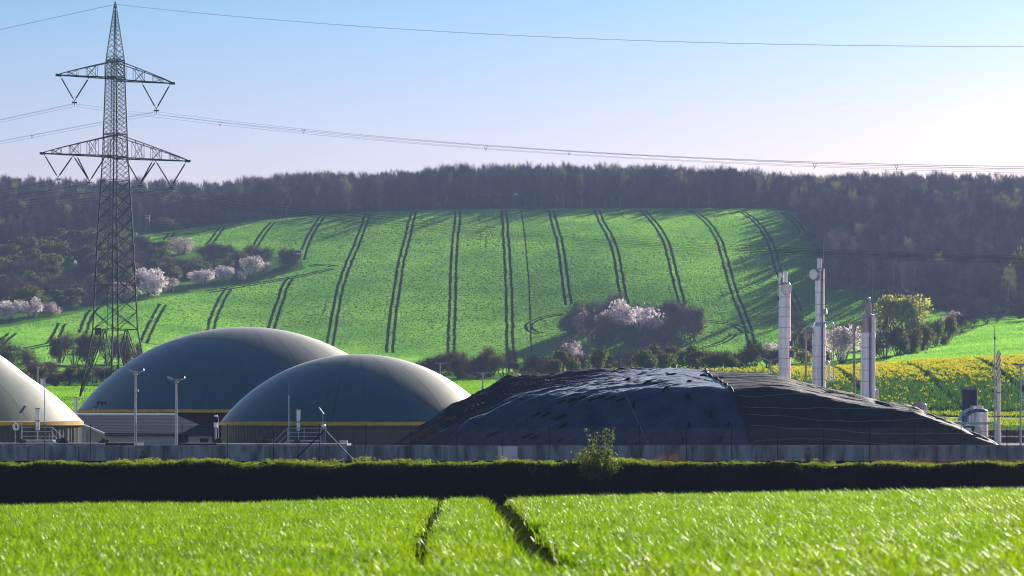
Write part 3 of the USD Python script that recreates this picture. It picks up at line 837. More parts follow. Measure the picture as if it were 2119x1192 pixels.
def vent_stack(px, w, yt, yb, Y, label, band=None):
    t = thing('vent_stack', W(px, yb, Y), label, 'vent pipe')
    part(t, 'pipe', MB().vcyl(px, w, yt, yb, Y, 18), M['steel'], 40)
    part(t, 'rim', MB().lathe(W(px, yt, Y), [(w * Y / F / 2, -.05), (w * Y / F / 2 + .02, -.05), (w * Y / F / 2 + .02, .02), (w * Y / F / 2 - .02, .02)], 18), M['steel_warm'])
    if band:
        part(t, 'clamp_band', MB().vcyl(px, w + 1.4, band, band + 2, Y, 18), M['dark_metal'])
    part(t, 'stand', MB().vcyl(px, 2, yb, 925, Y, 8), M['galv'])
    return t


vent_stack(78, 9, 845, 890, 152.4, 'short silver vent pipe standing at the pale dome', 870)
vent_stack(617.5, 8, 848, 891, 176.3, 'short silver vent pipe on the platform of the front dome', 872)
vent_stack(157.5, 8, 822, 866, 205, 'dark silver vent pipe at the left rim of the largest dome', 858)
vent_stack(88.5, 9, 783, 806, 200, 'short upright silver pipe above the pale dome beside the far lamp')


def mast(px, yt, yb, Y, r, label):
    t = thing('lightning_rod', W(px, yb, Y), label, 'mast')
    ym = yt + (yb - yt) * .22
    part(t, 'pole', MB().tube([W(px, yb, Y), W(px, ym, Y)], [r, r * .8], 8), M['galv'], 40)
    part(t, 'tip', MB().tube([W(px, ym, Y), W(px + .3, yt, Y)], [r * .5, r * .3], 6), M['steel_blue'], 40)
    part(t, 'collar', MB().tube([W(px, ym + 2, Y), W(px, ym - 1, Y)], r * 1.5, 8), M['steel_blue'])
    return t


mast(92.5, 735, 930, 153, .035, 'thin tall rod in front of the pale dome')
mast(597.5, 785, 930, 174, .04, 'thin tall rod standing at the front dome platform')


def floodlight(px, yh, yb, Y, d, label):
    t = thing('floodlight', W(px, yb, Y), label, 'floodlight')
    part(t, 'pole', MB().vcyl(px, 1.3, yh + 12, yb, Y, 8), M['galv'], 40)
    c, q = math.cos(d * .95), math.sin(d * .95)
    h = W(px - d * 3.5, yh + 5, Y)
    hd = part(t, 'lamp_head', MB().box(h, (.60, .3, .13), M=np.array([[c, 0, q], [0, 1, 0], [-q, 0, c]])), M['steel_blue'])
    part(t, 'arm', MB().bar(W(px, yh + 12, Y), W(px - d * 2, yh + 8, Y), .03), M['galv'])


floodlight(44, 842, 925, 153.5, -1, 'single tilted floodlight on a thin pole at the pale dome')
floodlight(668, 846, 925, 175, 1, 'single tilted floodlight on a thin pole at the front dome')
t = thing('valve_post', W(670, 930, 174), 'thick grey post with a round silver valve behind the braced fence post', 'valve')
part(t, 'post', MB().vcyl(670, 7, 885, 930, 174, 12), M['steel_blue'], 40)
part(t, 'valve', MB().sphere(W(669, 882, 173.8), .17, 8), M['steel'], True)
part(t, 'flange', MB().vcyl(670, 10, 885, 888, 174, 14), M['galv'])
t = thing('camera_post', W(447, 930, 160), 'grey post with a small camera and box left of the front dome', 'post')
part(t, 'post', MB().vcyl(446.5, 4.5, 886, 930, 160, 12), M['galv'], 40)
part(t, 'control_box', MB().box(W(446.5, 880, 160), (.24, .2, .34)), M['white'])
part(t, 'pole', MB().vcyl(452, 2, 862, 920, 160.3, 8), M['galv'])
part(t, 'camera', MB().box(W(447, 860.5, 160), (.20, .16, .13)), M['white'])
part(t, 'camera_arm', MB().bar(W(447, 861, 160), W(453, 864, 160.2), .035), M['galv'])
t = thing('hose_reel', W(33, 925, 151), 'round grey hose reel beside the platform at the pale dome', 'hose reel')
a = np.linspace(0, 2 * np.pi, 20)
part(t, 'hose', MB().tube([W(33 + 5 * math.cos(q), 883 - 6.5 * math.sin(q), 151) for q in a], .07, 6, False), M['white'], True)
part(t, 'stand', MB().vcyl(31.5, 1.6, 884, 925, 151, 8), M['galv'])
t = thing('grey_bin', W(711, 918, 140), 'small grey open metal box lying on the wall', 'box')
for (dx, dy, sx, sy) in ((0, -.22, .46, .02), (0, .22, .46, .02), (-.22, 0, .02, .42), (.22, 0, .02, .42)):
    part(t, 'side', MB().box(W(711, 914.5, 140) + [dx, dy, 0], (sx, sy, .20)), M['galv'])
part(t, 'floor', MB().box(W(711, 917.3, 140), (.42, .42, .02)), M['galv'])


def clutter(px, py, w, h, seed, label):
    r = rng(seed); t = thing('hose_pile', W(px, py, 138), label, 'hose pile'); s = 138 / F
    for k in range(7):
        a = np.linspace(0, 6.28 * r.uniform(.5, .9), 10) + r.uniform(0, 6)
        rad = r.uniform(.3, 1) * w / 2 * s
        cc = W(px + r.uniform(-.3, .3) * w, py - r.uniform(.2, .7) * h, 138)
        tl = r.uniform(.2, 1.0)
        part(t, 'hose', MB().tube([cc + [rad * math.cos(q), rad * .4 * math.sin(q), tl * h * .5 * s * math.sin(q + k)] for q in a], .045, 5), M['rubbish'])
    return t


clutter(47, 917, 15, 8, 1, 'tangle of dark hoses on the wall at the far left')
clutter(130, 917, 20, 10, 2, 'tangle of brown hoses at the foot of the left stairs')
clutter(215, 917, 15, 9, 3, 'tangle of dark hoses in front of the building corner')
clutter(451, 918, 14, 9, 4, 'tangle of dark hoses at the foot of the camera post')
clutter(543, 918, 30, 11, 5, 'wide tangle of brown hoses left of the right stairs')
clutter(618, 917, 16, 7, 6, 'tangle of dark hoses under the platform at the front dome')

# ------------------------------------------------------------------ covered silage heap
SIL = np.array([(740, 955), (810, 930), (850, 905), (880, 885), (940, 848), (1000, 814), (1060, 787), (1130, 774), (1200, 769), (1300, 766), (1390, 763), (1440, 765), (1500, 771), (1560, 772), (1600, 776), (1650, 789),
                (1690, 800), (1750, 815), (1800, 826), (1850, 836), (1880, 843), (1910, 856), (1960, 876), (2000, 896), (2040, 915), (2080, 940), (2140, 962)], float)
RY = 151.0
sx = (SIL[:, 0] - CX) * RY / F; sh = (HZ - SIL[:, 1]) * RY / F
crest = PchipInterpolator(sx, sh)
hx = np.arange(sx[0], sx[-1], .085); hy = np.r_[np.arange(136.3, 153, .085), np.arange(153, 176.1, .3)]
HX, HY = np.meshgrid(hx, hy)
RYX = np.interp(HX, [4, 12, 18, 26], [151, 148.5, 145.8, 142.5])
Hc = (HZ - PchipInterpolator(SIL[:, 0], SIL[:, 1], extrapolate=True)(np.clip(CX + F * HX / RYX, SIL[0, 0], SIL[-1, 0]))) * RYX / F
steepf = .80
front = -3.0 + .55 * (HY - 136.3) + (.62 * np.maximum(HY - 137.2, 0))
plate = Hc - np.where(HY < RYX, .155 * (RYX - HY) * np.clip((Hc + 3.2) / 5, .15, 1), np.interp(HX, [4, 14], [.55, .30]) * np.maximum(HY - RYX, 0))
k = .35
hmix = np.clip(.5 + .5 * (plate - front) / k, 0, 1)
H = plate * (1 - hmix) + front * hmix - k * hmix * (1 - hmix)
H = np.maximum(H, -3.3)
pp = np.stack([HX, HY, 0 * HX], -1)
# folds: the sheet hangs in diagonal runs on the left, lies taut in the middle, and is crumpled along the right edge
ux = (HX - sx[0]) / (sx[-1] - sx[0])
leftw = np.clip((11.5 - HX) / 14, 0, 1) * 1.25
q = HX * .52 - HY * .85
wq = q + .5 * (meshkit.noise(np.stack([HX * .3, HY * .3, 0 * q], -1), 31) - .5)
ridge1 = (1 - np.abs(2 * meshkit.noise(np.stack([wq * 1.5, (HX + HY) * .07, 0 * q], -1), 3) - 1)) ** 2.2
ridge2 = (1 - np.abs(2 * meshkit.noise(np.stack([wq * 3.4 + 5, (HX + HY) * .16, 0 * q], -1), 7) - 1)) ** 1.8
H += leftw * ((ridge1 - .35) * .42 + (ridge2 - .4) * .20) * np.clip((H + 3.0) / 1.5, .25, 1)
H += (meshkit.fbm(pp * [.45, .9, 1], 4, 12) - .5) * np.interp(HX, [8, 13], [.30, .16])
H += (meshkit.fbm(pp * [1.2, 4.0, 1], 3, 13) - .5) * .07
topw = np.clip((plate - front < .3).astype(float), 0, 1)
crum = np.clip((HX - 15) / 9, 0, 1) * np.exp(-((HY - RYX + 1.2) / 1.6) ** 2)
cr = 1 - np.abs(2 * meshkit.noise(np.stack([HX * 1.1 + HY * .6, HY * .9 - HX * .5, 0 * HX], -1), 15) - 1)
H += crum * (cr - .5) * .34
H = EYE + H
# where each sheet lies: seam between blue-grey sheet and net, seam between black and blue-grey
seam_net = np.interp(HY, [136.3, 139.5, 142, 146, 151, 172], [14.1, 13.3, 12.6, 12.0, 11.9, 11.9]) + .25 * (meshkit.noise(np.stack([HY * .9, 0 * HY, 0 * HY], -1), 3) - .5)
seam_blk = np.interp(HY, [136.3, 138.5, 141, 144, 147, 149.5, 151, 172], [-5.2, -3.4, -.9, 2.0, 5.0, 7.4, 9.2, 13.0]) + .7 * (meshkit.noise(np.stack([HY * .6, 0 * HY, 0 * HY], -1), 4) - .5)
heap = thing('covered_heap', (HX.mean(), 150, EYE - 3.2), 'long silage heap under dark sheets and netting behind the wall', 'silage heap')
ny, nx = HX.shape
ii, jj = np.meshgrid(np.arange(ny - 1), np.arange(nx - 1), indexing='ij')
mx, my = HX[:-1, :-1], HY[:-1, :-1]
msk_net = mx > seam_net[:-1, :-1]
msk_blk = (mx < seam_blk[:-1, :-1]) & ~msk_net
crumbs = (mx < np.interp(my, [136, 138.5, 141.5, 145], [-6.3, -5.2, -4.2, -6.5])) & msk_blk & (my < 145)
quads = np.stack([ii * nx + jj, ii * nx + jj + 1, (ii + 1) * nx + jj + 1, (ii + 1) * nx + jj], -1)
V = np.stack([HX, HY, H], -1).reshape(-1, 3)


def sheet_part(name, mask, mat, lift, label=None):
    qd = quads[mask]
    used, inv = np.unique(qd, return_inverse=True)
    return part(heap, name, MB().add(V[used] + [0, 0, lift], inv.reshape(-1, 4)), mat, True, label)


sheet_part('black_sheet', msk_blk & ~crumbs, M['sheet_black'], 0, 'wrinkled brown black sheet on the left flank')
sheet_part('brown_edge', crumbs, M['brownheap'], 0.01, 'loose brown edge at the left end')
sheet_part('blue_grey_sheet', ~msk_blk & ~msk_net, M['sheet_blue'], .03, 'taut blue grey sheet in the middle')
net = sheet_part('netting', msk_net, M['net'], .06, 'green black netting with pale cords on the right half')


def heap_z(x, y):
    x, y = np.broadcast_arrays(np.asarray(x, float), np.asarray(y, float))
    z = map_coordinates(H, [np.interp(y.ravel(), hy, np.arange(ny)), np.interp(x.ravel(), hx, np.arange(nx))], order=1).reshape(x.shape)
    return z if x.ndim else float(z)


for k in range(13):          # cords woven into the netting, running along it
    y0 = 136.9 + k * .62 + (k > 6) * (k - 6) * .5
    xs = np.linspace(np.interp(y0, [136.3, 142, 151], [14.3, 12.8, 12.1]), 27.5, 60)
    ys = y0 + .18 * np.sin(xs * .35 + k) + .12 * (meshkit.noise(np.c_[xs * .5, 0 * xs + k, 0 * xs], 2) - .5)
    z = heap_z(xs, ys) + .07
    part(net, 'cord', MB().tube(np.c_[xs, ys, z], .016, 4), M['cord'])
ys = np.linspace(136.8, 151.5, 70)
xs = np.interp(ys, hy, seam_net[:, 0])
part(heap, 'seam_roll', MB().tube(np.c_[xs, ys, heap_z(xs, ys) + .10], .06 + .03 * np.sin(ys * 5), 7), M['net'], True, 'rolled seam between the blue grey sheet and the netting')
for x0, y0, x1, y1 in ((5.6, 142.5, 8.4, 136.9), (9.4, 147.5, 12.2, 143.4)):
    xs, ys = np.linspace(x0, x1, 24), np.linspace(y0, y1, 24)
    part(heap, 'weld_line', MB().tube(np.c_[xs, ys, heap_z(xs, ys) + .05], .018, 4), M['cord'])
# bags lying on the sheets: (photo column, row, length, long axis slant)
BAGS = [(1185, 832, 22, .35), (1205, 826, 20, .35), (1225, 829, 18, .35), (1243, 825, 20, .35), (1262, 826, 26, .3), (1285, 831, 24, .3), (1161, 834, 16, .3), (1110, 862, 20, .4), (1130, 862, 22, .4), (1160, 865, 26, .4), (1090, 905, 24, .4), (1020, 903, 30, .4),
        (1107, 908, 22, .35), (1165, 885, 20, .4), (1311, 843, 18, 1.4), (1470, 862, 16, 1.3), (1424, 824, 16, -.8), (1425, 882, 14, 1.2), (1508, 883, 12, 1.3), (1412, 915, 14, 1.2), (1493, 911, 14, 1.1), (1553, 911, 14, 1.1), (1160, 914, 12, .3),
        (1296, 788, 24, .5), (1317, 790, 20, .5), (1340, 793, 22, .4), (1356, 796, 20, .4), (1380, 803, 24, .4), (1390, 777, 24, .2), (1455, 779, 14, 0), (1427, 791, 12, 0), (1262, 786, 24, .5), (1490, 784, 18, .1)]


def heap_hit(px, py):
    yy = np.arange(136.5, 151.4, .05)
    xx = (px - CX) * yy / F
    z = heap_z(xx, yy); ray = EYE + (HZ - py) * yy / F
    k = np.argmax(z >= ray) if (z >= ray).any() else len(yy) - 1
    return np.array([xx[k], yy[k], z[k]])


for i, (px, py, L, sl) in enumerate(BAGS):
    p0 = heap_hit(px, py)
    dy = .05
    gx = (heap_z(p0[0] + .15, p0[1]) - heap_z(p0[0] - .15, p0[1])) / .3
    gy = (heap_z(p0[0], p0[1] + .15) - heap_z(p0[0], p0[1] - .15)) / .3
    half = L * p0[1] / F / 2
    # direction on the surface whose picture slant is sl
    ax = math.cos(sl); want = math.sin(sl)
    yd = np.clip((want - gx * ax) / max(gy, .18), -2.5, 2.5)
    d = np.array([ax, yd, gx * ax + gy * yd])
    d = d / np.linalg.norm(d[[0, 2]])
    nrm = np.array([-gx, -gy, 1.0]); nrm /= np.linalg.norm(nrm)
    t_ = np.linspace(-1, 1, 9)
    pts = p0 + d * (half * t_)[:, None]
    pts[:, 2] = np.interp(t_, t_, heap_z(pts[:, 0], pts[:, 1])) + .06
    rad = .075 * np.sqrt(np.maximum(1 - t_ ** 4, .05))
    single('gravel_bag', MB().tube(pts, rad, 7), M['bag'], True, 'dark elongated gravel bag weighing down the sheets on the heap', 'gravel bag', 'gravel bags lying on the covered heap')
# crumpled old sheets and tyres on the crest
r_ = rng(61)
for i, (px, w, lab) in enumerate(((1305, 70, 'crumpled black sheet folded on the crest, left part'), (1365, 70, 'crumpled pale topped sheet folded on the crest above the glossy patch'))):
    g = 26
    xs = np.linspace(-.5, .5, g) * w * RY / F; ys = np.linspace(-1.1, 1.1, 14)
    X, Y = np.meshgrid(xs + (px - CX) * RY / F, ys + RY)
    bell = np.clip(1 - (np.abs(xs) / (w * RY / F / 2)) ** 4, 0, 1)[None] * np.clip(1 - (ys / 1.15) ** 4, 0, 1)[:, None]
    n1 = 1 - np.abs(2 * meshkit.noise(np.stack([X * 2.2, Y * 2.2, 0 * X], -1), 20 + i) - 1)
    Z = heap_z(X, Y) - .05 + bell * (.05 + .30 * n1)
    v = np.stack([X, Y, Z], -1).reshape(-1, 3)
    a, b = np.meshgrid(np.arange(13), np.arange(g - 1), indexing='ij')
    single('folded_sheet', MB().add(v, np.stack([a * g + b, a * g + b + 1, (a + 1) * g + b + 1, (a + 1) * g + b], -1).reshape(-1, 4)), M['bag'] if i == 0 else M['rubbish'], 30, lab, 'folded sheet')

# ------------------------------------------------------------------ steel columns
def bands(t, px, w, rows, Y, mat=None):
    for y in rows:
        part(t, 'band', MB().vcyl(px, w + .9, y - .6, y + .6, Y, 24), mat or M['steel_warm'])


Y = 185.0
t = thing('steel_column', W(1624, 935, Y), 'leftmost of the three tall silver columns, plain with a round port near its top', 'gas scrubber')
part(t, 'shell', MB().vcyl(1624, 25.5, 590, 935, Y, 32), M['steel'], 40)
part(t, 'shoulder', MB().vcyl(1624, 25.5, 585, 590, Y, 32, 20), M['steel_warm'], 40)
part(t, 'outlet_pipe', MB().vcyl(1624.5, 10, 562, 586, Y, 16), M['steel'], 40)
part(t, 'side_pipe', MB().vcyl(1613.5, 5, 564, 588, Y - .2, 12), M['steel'], 40)
bands(t, 1624, 25.5, (615, 636, 656, 678, 700, 721, 742, 764), Y)
pt = part(t, 'port', MB().tube([W(1628, 598, Y - .35), W(1628.5, 598, Y - .72)], 11 * Y / F, 28), M['steel'], 40)
part(pt, 'port_rim', MB().tube([W(1628, 598, Y - .60), W(1628, 598, Y - .66)], 11.8 * Y / F, 28), M['steel_warm'])
part(t, 'rod', MB().tube([W(1613, 590, Y), W(1613, 545, Y), W(1613, 504, Y)], [.045, .035, .015], 6), M['steel_blue'])
for y, w, h in ((711, 9, 10), (725, 7, 6), (733, 11, 13)):
    part(t, 'valve', MB().tube([W(1638, y - h / 2, Y - .2), W(1638, y + h / 2, Y - .2)], w / 2 * Y / F, 14), M['steel_blue'] if w != 7 else M['steel_warm'], 40)
part(t, 'ladder_clip', MB().box(W(1611, 618, Y), (.12, .12, .25)), M['dark_metal'])

Y = 183.0
t = thing('steel_column', W(1695, 935, Y), 'tallest silver column with a narrow upper shaft and pipes on both sides', 'gas scrubber')
part(t, 'lower_shell', MB().vcyl(1695, 28.5, 676, 935, Y, 32), M['steel'], 40)
part(t, 'shoulder', MB().vcyl(1696, 28.5, 667, 676, Y, 32, 20), M['steel'], 40)
part(t, 'upper_shell', MB().vcyl(1696.5, 19, 557, 668, Y, 28), M['steel'], 40)
part(t, 'outlet_pipe', MB().vcyl(1696, 10.5, 535, 557, Y, 16), M['steel'], 40)
part(t, 'outlet_rim', MB().vcyl(1696, 12, 533.5, 535.5, Y, 16), M['steel_warm'])
part(t, 'cap_plate', MB().vcyl(1696.5, 20.5, 556, 558, Y, 28), M['steel_warm'])
bands(t, 1695, 28.5, (715, 738, 762, 785), Y)
bands(t, 1696.5, 19, (580, 605, 630, 652), Y)
part(t, 'collar', MB().vcyl(1695.5, 31, 704, 715, Y, 32), M['steel'], 40)
pt = part(t, 'port', MB().tube([W(1690, 568, Y - .15), W(1683, 568, Y - .5)], 10.5 * Y / F, 26), M['steel'], 40)
part(pt, 'port_rim', MB().tube([W(1685, 568, Y - .40), W(1684, 568, Y - .45)], 11.2 * Y / F, 26), M['steel_warm'])
part(t, 'rod', MB().tube([W(1702.5, 560, Y - .3), W(1703, 505, Y - .3), W(1703.5, 472, Y - .3)], [.06, .045, .015], 6), M['steel_blue'])
part(t, 'conduit', MB().tube([W(1702, 800, Y - .62), W(1702, 670, Y - .62), W(1701, 640, Y - .5), W(1702, 560, Y - .45)], .05, 6), M['steel_blue'])
part(t, 'side_box', MB().tube([W(1704, 645, Y), W(1711, 644, Y - .1)], 6 * Y / F, 14), M['steel'], 40)
part(t, 'left_pipe', MB().tube([W(1683, 684, Y), W(1676, 684, Y), W(1670, 687, Y), W(1668, 692, Y), W(1667.6, 702, Y)], .17, 12), M['steel_warm'], 60)
part(t, 'down_pipe', MB().tube([W(1667.6, 700, Y), W(1667.6, 860, Y)], .085, 10), M['steel_warm'], 40)
part(t, 'right_pipe', MB().tube([W(1706, 667, Y), W(1718, 667, Y), W(1723, 668.5, Y), W(1725, 673, Y), W(1725, 782, Y), W(1723.5, 787, Y), W(1720, 789, Y), W(1717, 787, Y), W(1715.5, 782, Y), W(1715.5, 753, Y), W(1714, 749, Y), W(1709, 748, Y)], .085, 10), M['steel'], 60)
for y in (748, 790):
    part(t, 'pipe_bracket', MB().bar(W(1667, y, Y), W(1683, y, Y), .03), M['steel_warm'])

Y = 181.0
t = thing('steel_column', W(1795, 935, Y), 'rightmost and shortest of the three silver columns, with a brownish upper part', 'gas scrubber')
part(t, 'lower_shell', MB().vcyl(1795, 28.5, 698, 935, Y, 32), M['steel'], 40)
part(t, 'upper_shell', MB().vcyl(1796, 27, 652, 690, Y, 32), M['steel_warm'], 40)
part(t, 'shoulder', MB().vcyl(1796, 27, 648, 652, Y, 32, 16), M['steel'], 40)
part(t, 'collar', MB().vcyl(1796, 31.5, 689, 698, Y, 32), M['steel'], 40)
part(t, 'outlet_pipe', MB().vcyl(1797, 12, 626, 648, Y, 16), M['steel_warm'], 40)
part(t, 'outlet_rim', MB().vcyl(1797, 13.5, 645, 648, Y, 16), M['steel_warm'])
part(t, 'outlet_bend', MB().tube([W(1800, 627, Y), W(1800, 619, Y), W(1798, 616, Y), W(1794, 617, Y)], .08, 8), M['steel'], 60)
bands(t, 1795, 28.5, (720, 743, 766, 790), Y)
part(t, 'rod', MB().tube([W(1805, 650, Y - .45), W(1805, 560, Y - .45), W(1805, 530, Y - .45)], [.06, .045, .015], 6), M['steel_blue'])
part(t, 'conduit', MB().tube([W(1800.5, 830, Y - .62), W(1800.5, 655, Y - .62)], .045, 8), M['steel_blue'], 40)
part(t, 'side_shell', MB().vcyl(1806.5, 9, 655, 830, Y - .42, 16), M['steel'], 40)
part(t, 'left_pipe', MB().tube([W(1783, 669, Y), W(1776, 669, Y), W(1770, 671.5, Y), W(1768, 676, Y), W(1767.5, 684, Y)], .17, 12), M['steel_warm'], 60)
part(t, 'down_pipe', MB().tube([W(1767.5, 682, Y), W(1767.5, 860, Y)], .10, 10), M['steel_warm'], 40)
part(t, 'right_pipe', MB().tube([W(1812, 850, Y), W(1812, 810, Y), W(1813, 806, Y), W(1815.5, 805, Y), W(1817, 808, Y), W(1817, 860, Y)], .07, 8), M['steel'], 60)
for y in (731, 787):
    part(t, 'pipe_bracket', MB().bar(W(1767, y, Y), W(1783, y, Y), .03), M['steel_warm'])

# ------------------------------------------------------------------ machinery on the right
Y = 178.0
t = thing('silver_separator', W(1903, 930, Y), 'small silver drum with a curved pipe just behind the right slope of the heap', 'separator')
part(t, 'drum', MB().vcyl(1901, 20, 847, 900, Y, 24), M['steel'], 40)
part(t, 'upper_drum', MB().vcyl(1902, 14, 832, 846, Y, 20), M['steel_warm'], 40)
part(t, 'neck', MB().vcyl(1902, 15.5, 845, 848, Y, 20), M['dark_metal'])
part(t, 'curved_pipe', MB().tube([W(1908, 838, Y), W(1912, 836.5, Y), W(1915, 839, Y), W(1916, 844, Y), W(1916, 890, Y)], .10, 10), M['steel'], 60)
part(t, 'side_tank', MB().tube([W(1882, 855, Y + .3), W(1893, 855, Y + .3)], .22, 14), M['steel'], 40)

Y = 190.0
t = thing('dark_silo', W(2007, 930, Y), 'dark blue cylindrical stack behind the silver tanks', 'silo')
part(t, 'shell', MB().vcyl(2007, 33, 804.5, 930, Y, 36), M['dark_metal'], 40)
part(t, 'rim', MB().lathe(W(2007, 804.5, Y), [(33 * Y / F / 2 - .05, -.1), (33 * Y / F / 2 + .03, -.1), (33 * Y / F / 2 + .03, .03), (33 * Y / F / 2 - .05, .03)], 36), M['steel_blue'])
part(t, 'exhaust', MB().vcyl(2021, 3, 845, 870, Y - .8, 10), M['steel_blue'])
Y = 176.0
t = thing('silver_tank', W(2027, 930, Y), 'big shiny silver tank with domed top and bent pipes at the right', 'tank')
part(t, 'shell', MB().vcyl(2027.5, 34, 853, 925, Y, 36), M['steel'], 40)
rr = 17 * Y / F
part(t, 'dome_top', MB().lathe(W(2027.5, 853, Y), [(rr, 0), (rr * .97, .10), (rr * .8, .2), (rr * .4, .27), (.01, .29)], 36), M['steel_blue'], True)
part(t, 'neck', MB().vcyl(2024, 21, 840, 849, Y, 28), M['steel'], 40)
part(t, 'neck', MB().vcyl(2016, 16, 839, 848, Y + 1.2, 28), M['steel_warm'], 40)
part(t, 'side_drum', MB().vcyl(2006, 20, 858, 890, Y + .4, 28), M['steel'], 40)
for x0, dy in ((2005, 0), (1993, -1.5)):
    part(t, 'bent_pipe', MB().tube([W(x0 + 14, 849 + dy, Y - .3), W(x0 + 6, 852 + dy, Y - .5), W(x0 - 2, 857 + dy, Y - .55), W(x0 - 6, 863 + dy, Y - .5), W(x0 - 7, 873 + dy, Y - .5)], .13, 12), M['steel_blue'] if dy == 0 else M['galv'], 60)
bands(t, 2027.5, 34, (878, 893, 905), Y)
part(t, 'hatch', MB().tube([W(2047, 908, Y), W(2051, 908, Y)], .18, 14), M['steel_blue'])
part(t, 'top_rail', MB().bar(W(2036, 848, Y), W(2046, 848, Y), .03), M['galv'])
part(t, 'top_rail', MB().bar(W(2042, 853, Y), W(2046, 847, Y), .025), M['galv'])
Y = 172.0
t = thing('machine_cabinet', W(2005, 930, Y), 'silver machine housing with a white panel in front of the big tank', 'cabinet')
z0 = W(0, 925, Y)[2]
c0, c1 = W(1972, 880, Y), W(2031, 880, Y)
v = []
for dy in (0, 2.0):
    v += [(c0[0], Y + dy, z0), (c1[0], Y + dy, z0), (c1[0], Y + dy, W(0, 889, Y)[2]), (W(2023, 0, Y)[0], Y + dy, c0[2]), (c0[0], Y + dy, c0[2])]
part(t, 'housing', MB().add(v, [[0, 1, 2], [0, 2, 4], [2, 3, 4], [5, 7, 6], [5, 9, 7], [7, 9, 8], [0, 5, 6], [0, 6, 1], [1, 6, 7], [1, 7, 2], [2, 7, 8], [2, 8, 3], [3, 8, 9], [3, 9, 4], [4, 9, 5], [4, 5, 0]]), M['galv'])
part(t, 'panel', MB().box(W(1999, 892, Y - .03), (.72, .05, .45)), M['white'])
part(t, 'grille', MB().box(W(2002, 884, Y - .025), (1.05, .04, .12)), M['dark_metal'])
part(t, 'grille', MB().box(W(2013, 890, Y - .025), (.18, .04, .34)), M['dark_metal'])
part(t, 'pipe', MB().tube([W(1958, 905, Y - .2), W(1958, 884, Y - .2), W(1972, 884, Y - .2)], .06, 8), M['galv'])
part(t, 'base_frame', MB().box(W(2001, 918, Y + .9), (2.2, 1.9, .2)), M['dark_metal'])
t = thing('overhead_pipe', W(2000, 876, 169), 'long horizontal silver pipe crossing in front of the tanks', 'pipe')
part(t, 'pipe', MB().tube([W(1934, 875.5, 169), W(2062, 875.5, 169)], .075, 12), M['galv'], 40)
for px in (1953, 1975, 2040, 2061):
    part(t, 'support', MB().vcyl(px, 1.4, 875, 930, 169, 8), M['galv'])
part(t, 'valve', MB().tube([W(1952, 865, 169), W(1957, 865, 169)], .08, 10), M['white'])
part(t, 'valve_stem', MB().vcyl(1954, 1.5, 866, 876, 169, 8), M['white'])
Y = 168.0
t = thing('spiral_chimney', W(2066, 935, Y), 'slim silver chimney with spiral fins at the right', 'chimney')
part(t, 'shaft', MB().vcyl(2066.5, 7.6, 726, 893, Y, 20), M['steel'], 40)
part(t, 'foot', MB().vcyl(2066, 11, 893, 930, Y, 20), M['steel'], 40)
rr = 3.8 * Y / F
a = np.linspace(0, 2 * np.pi * 2.6, 70)
for ph in (0, 2.1, 4.2):
    zz = np.linspace(W(0, 790, Y)[2], W(0, 730, Y)[2], 70)
    c = W(2066.5, 0, Y)
    part(t, 'spiral_fin', MB().tube(np.c_[c[0] + (rr + .015) * np.cos(a * .5 + ph), c[1] + (rr + .015) * np.sin(a * .5 + ph), zz], .022, 4), M['dark_metal'])
for y in (812, 861):
    part(t, 'clamp', MB().vcyl(2066.5, 9.5, y, y + 1.6, Y, 16), M['dark_metal'])
Y = 167.0
t = thing('lightning_mast', W(2058, 935, Y), 'thin tall mast with a spike beside the spiral chimney', 'mast')
part(t, 'pole', MB().vcyl(2058.5, 3.2, 700, 935, Y, 10, 2.2), M['galv'], 40)
part(t, 'tip', MB().tube([W(2058.5, 702, Y), W(2058.5, 674, Y)], [.035, .012], 6), M['dark_metal'])
part(t, 'collar', MB().vcyl(2058.5, 3.6, 697, 703, Y, 10), M['dark_metal'])
for y in (812, 861, 900):
    part(t, 'clamp', MB().bar(W(2058, y, Y), W(2064, y, Y + .8), .03), M['dark_metal'])
# wire crates
r_ = rng(66)
for row in (0, 1):
    for i, px in enumerate((2049, 2063.5, 2078, 2092.5, 2107, 2121.5, 2136)):
        Yc = 240.0
        cz = W(px, 915 - 14 * row, Yc)
        t = thing('wire_crate', cz, ['lower', 'upper'][row] + ' rusty wire crate in the stack behind the right lamp post', 'crate', ['lower', 'upper'][row] + ' row of rusty wire crates')
        s = 14 * Yc / F * .96
        c = cz + [0, 0, s / 2 - .1]
        part(t, 'filling', MB().box(c, (s * .86, s * .8, s * .82)), M['rust'] if r_.random() < .7 else M['dark_metal'])
        for dx in (-.5, .5):
            for dy in (-.5, .5):
                part(t, 'corner_post', MB().bar(c + [dx * s * .96, dy * s * .96, -s / 2], c + [dx * s * .96, dy * s * .96, s / 2 - .02], .045), M['rubbish'])
        for dz in (-.46, 0, .46):
            part(t, 'rail', MB().bar(c + [-s * .48, -s * .49, dz * s], c + [s * .48, -s * .49, dz * s], .03), M['rubbish'])
for px in (2090, 2108):
    t = thing('white_post', W(px, 905, 260), 'white marker post near the crates' + (' close to the right lamp pole' if px > 2100 else ', left one'), 'post')
    part(t, 'post', MB().vcyl(px, 1.5, 884, 912, 260, 8), M['fence'])

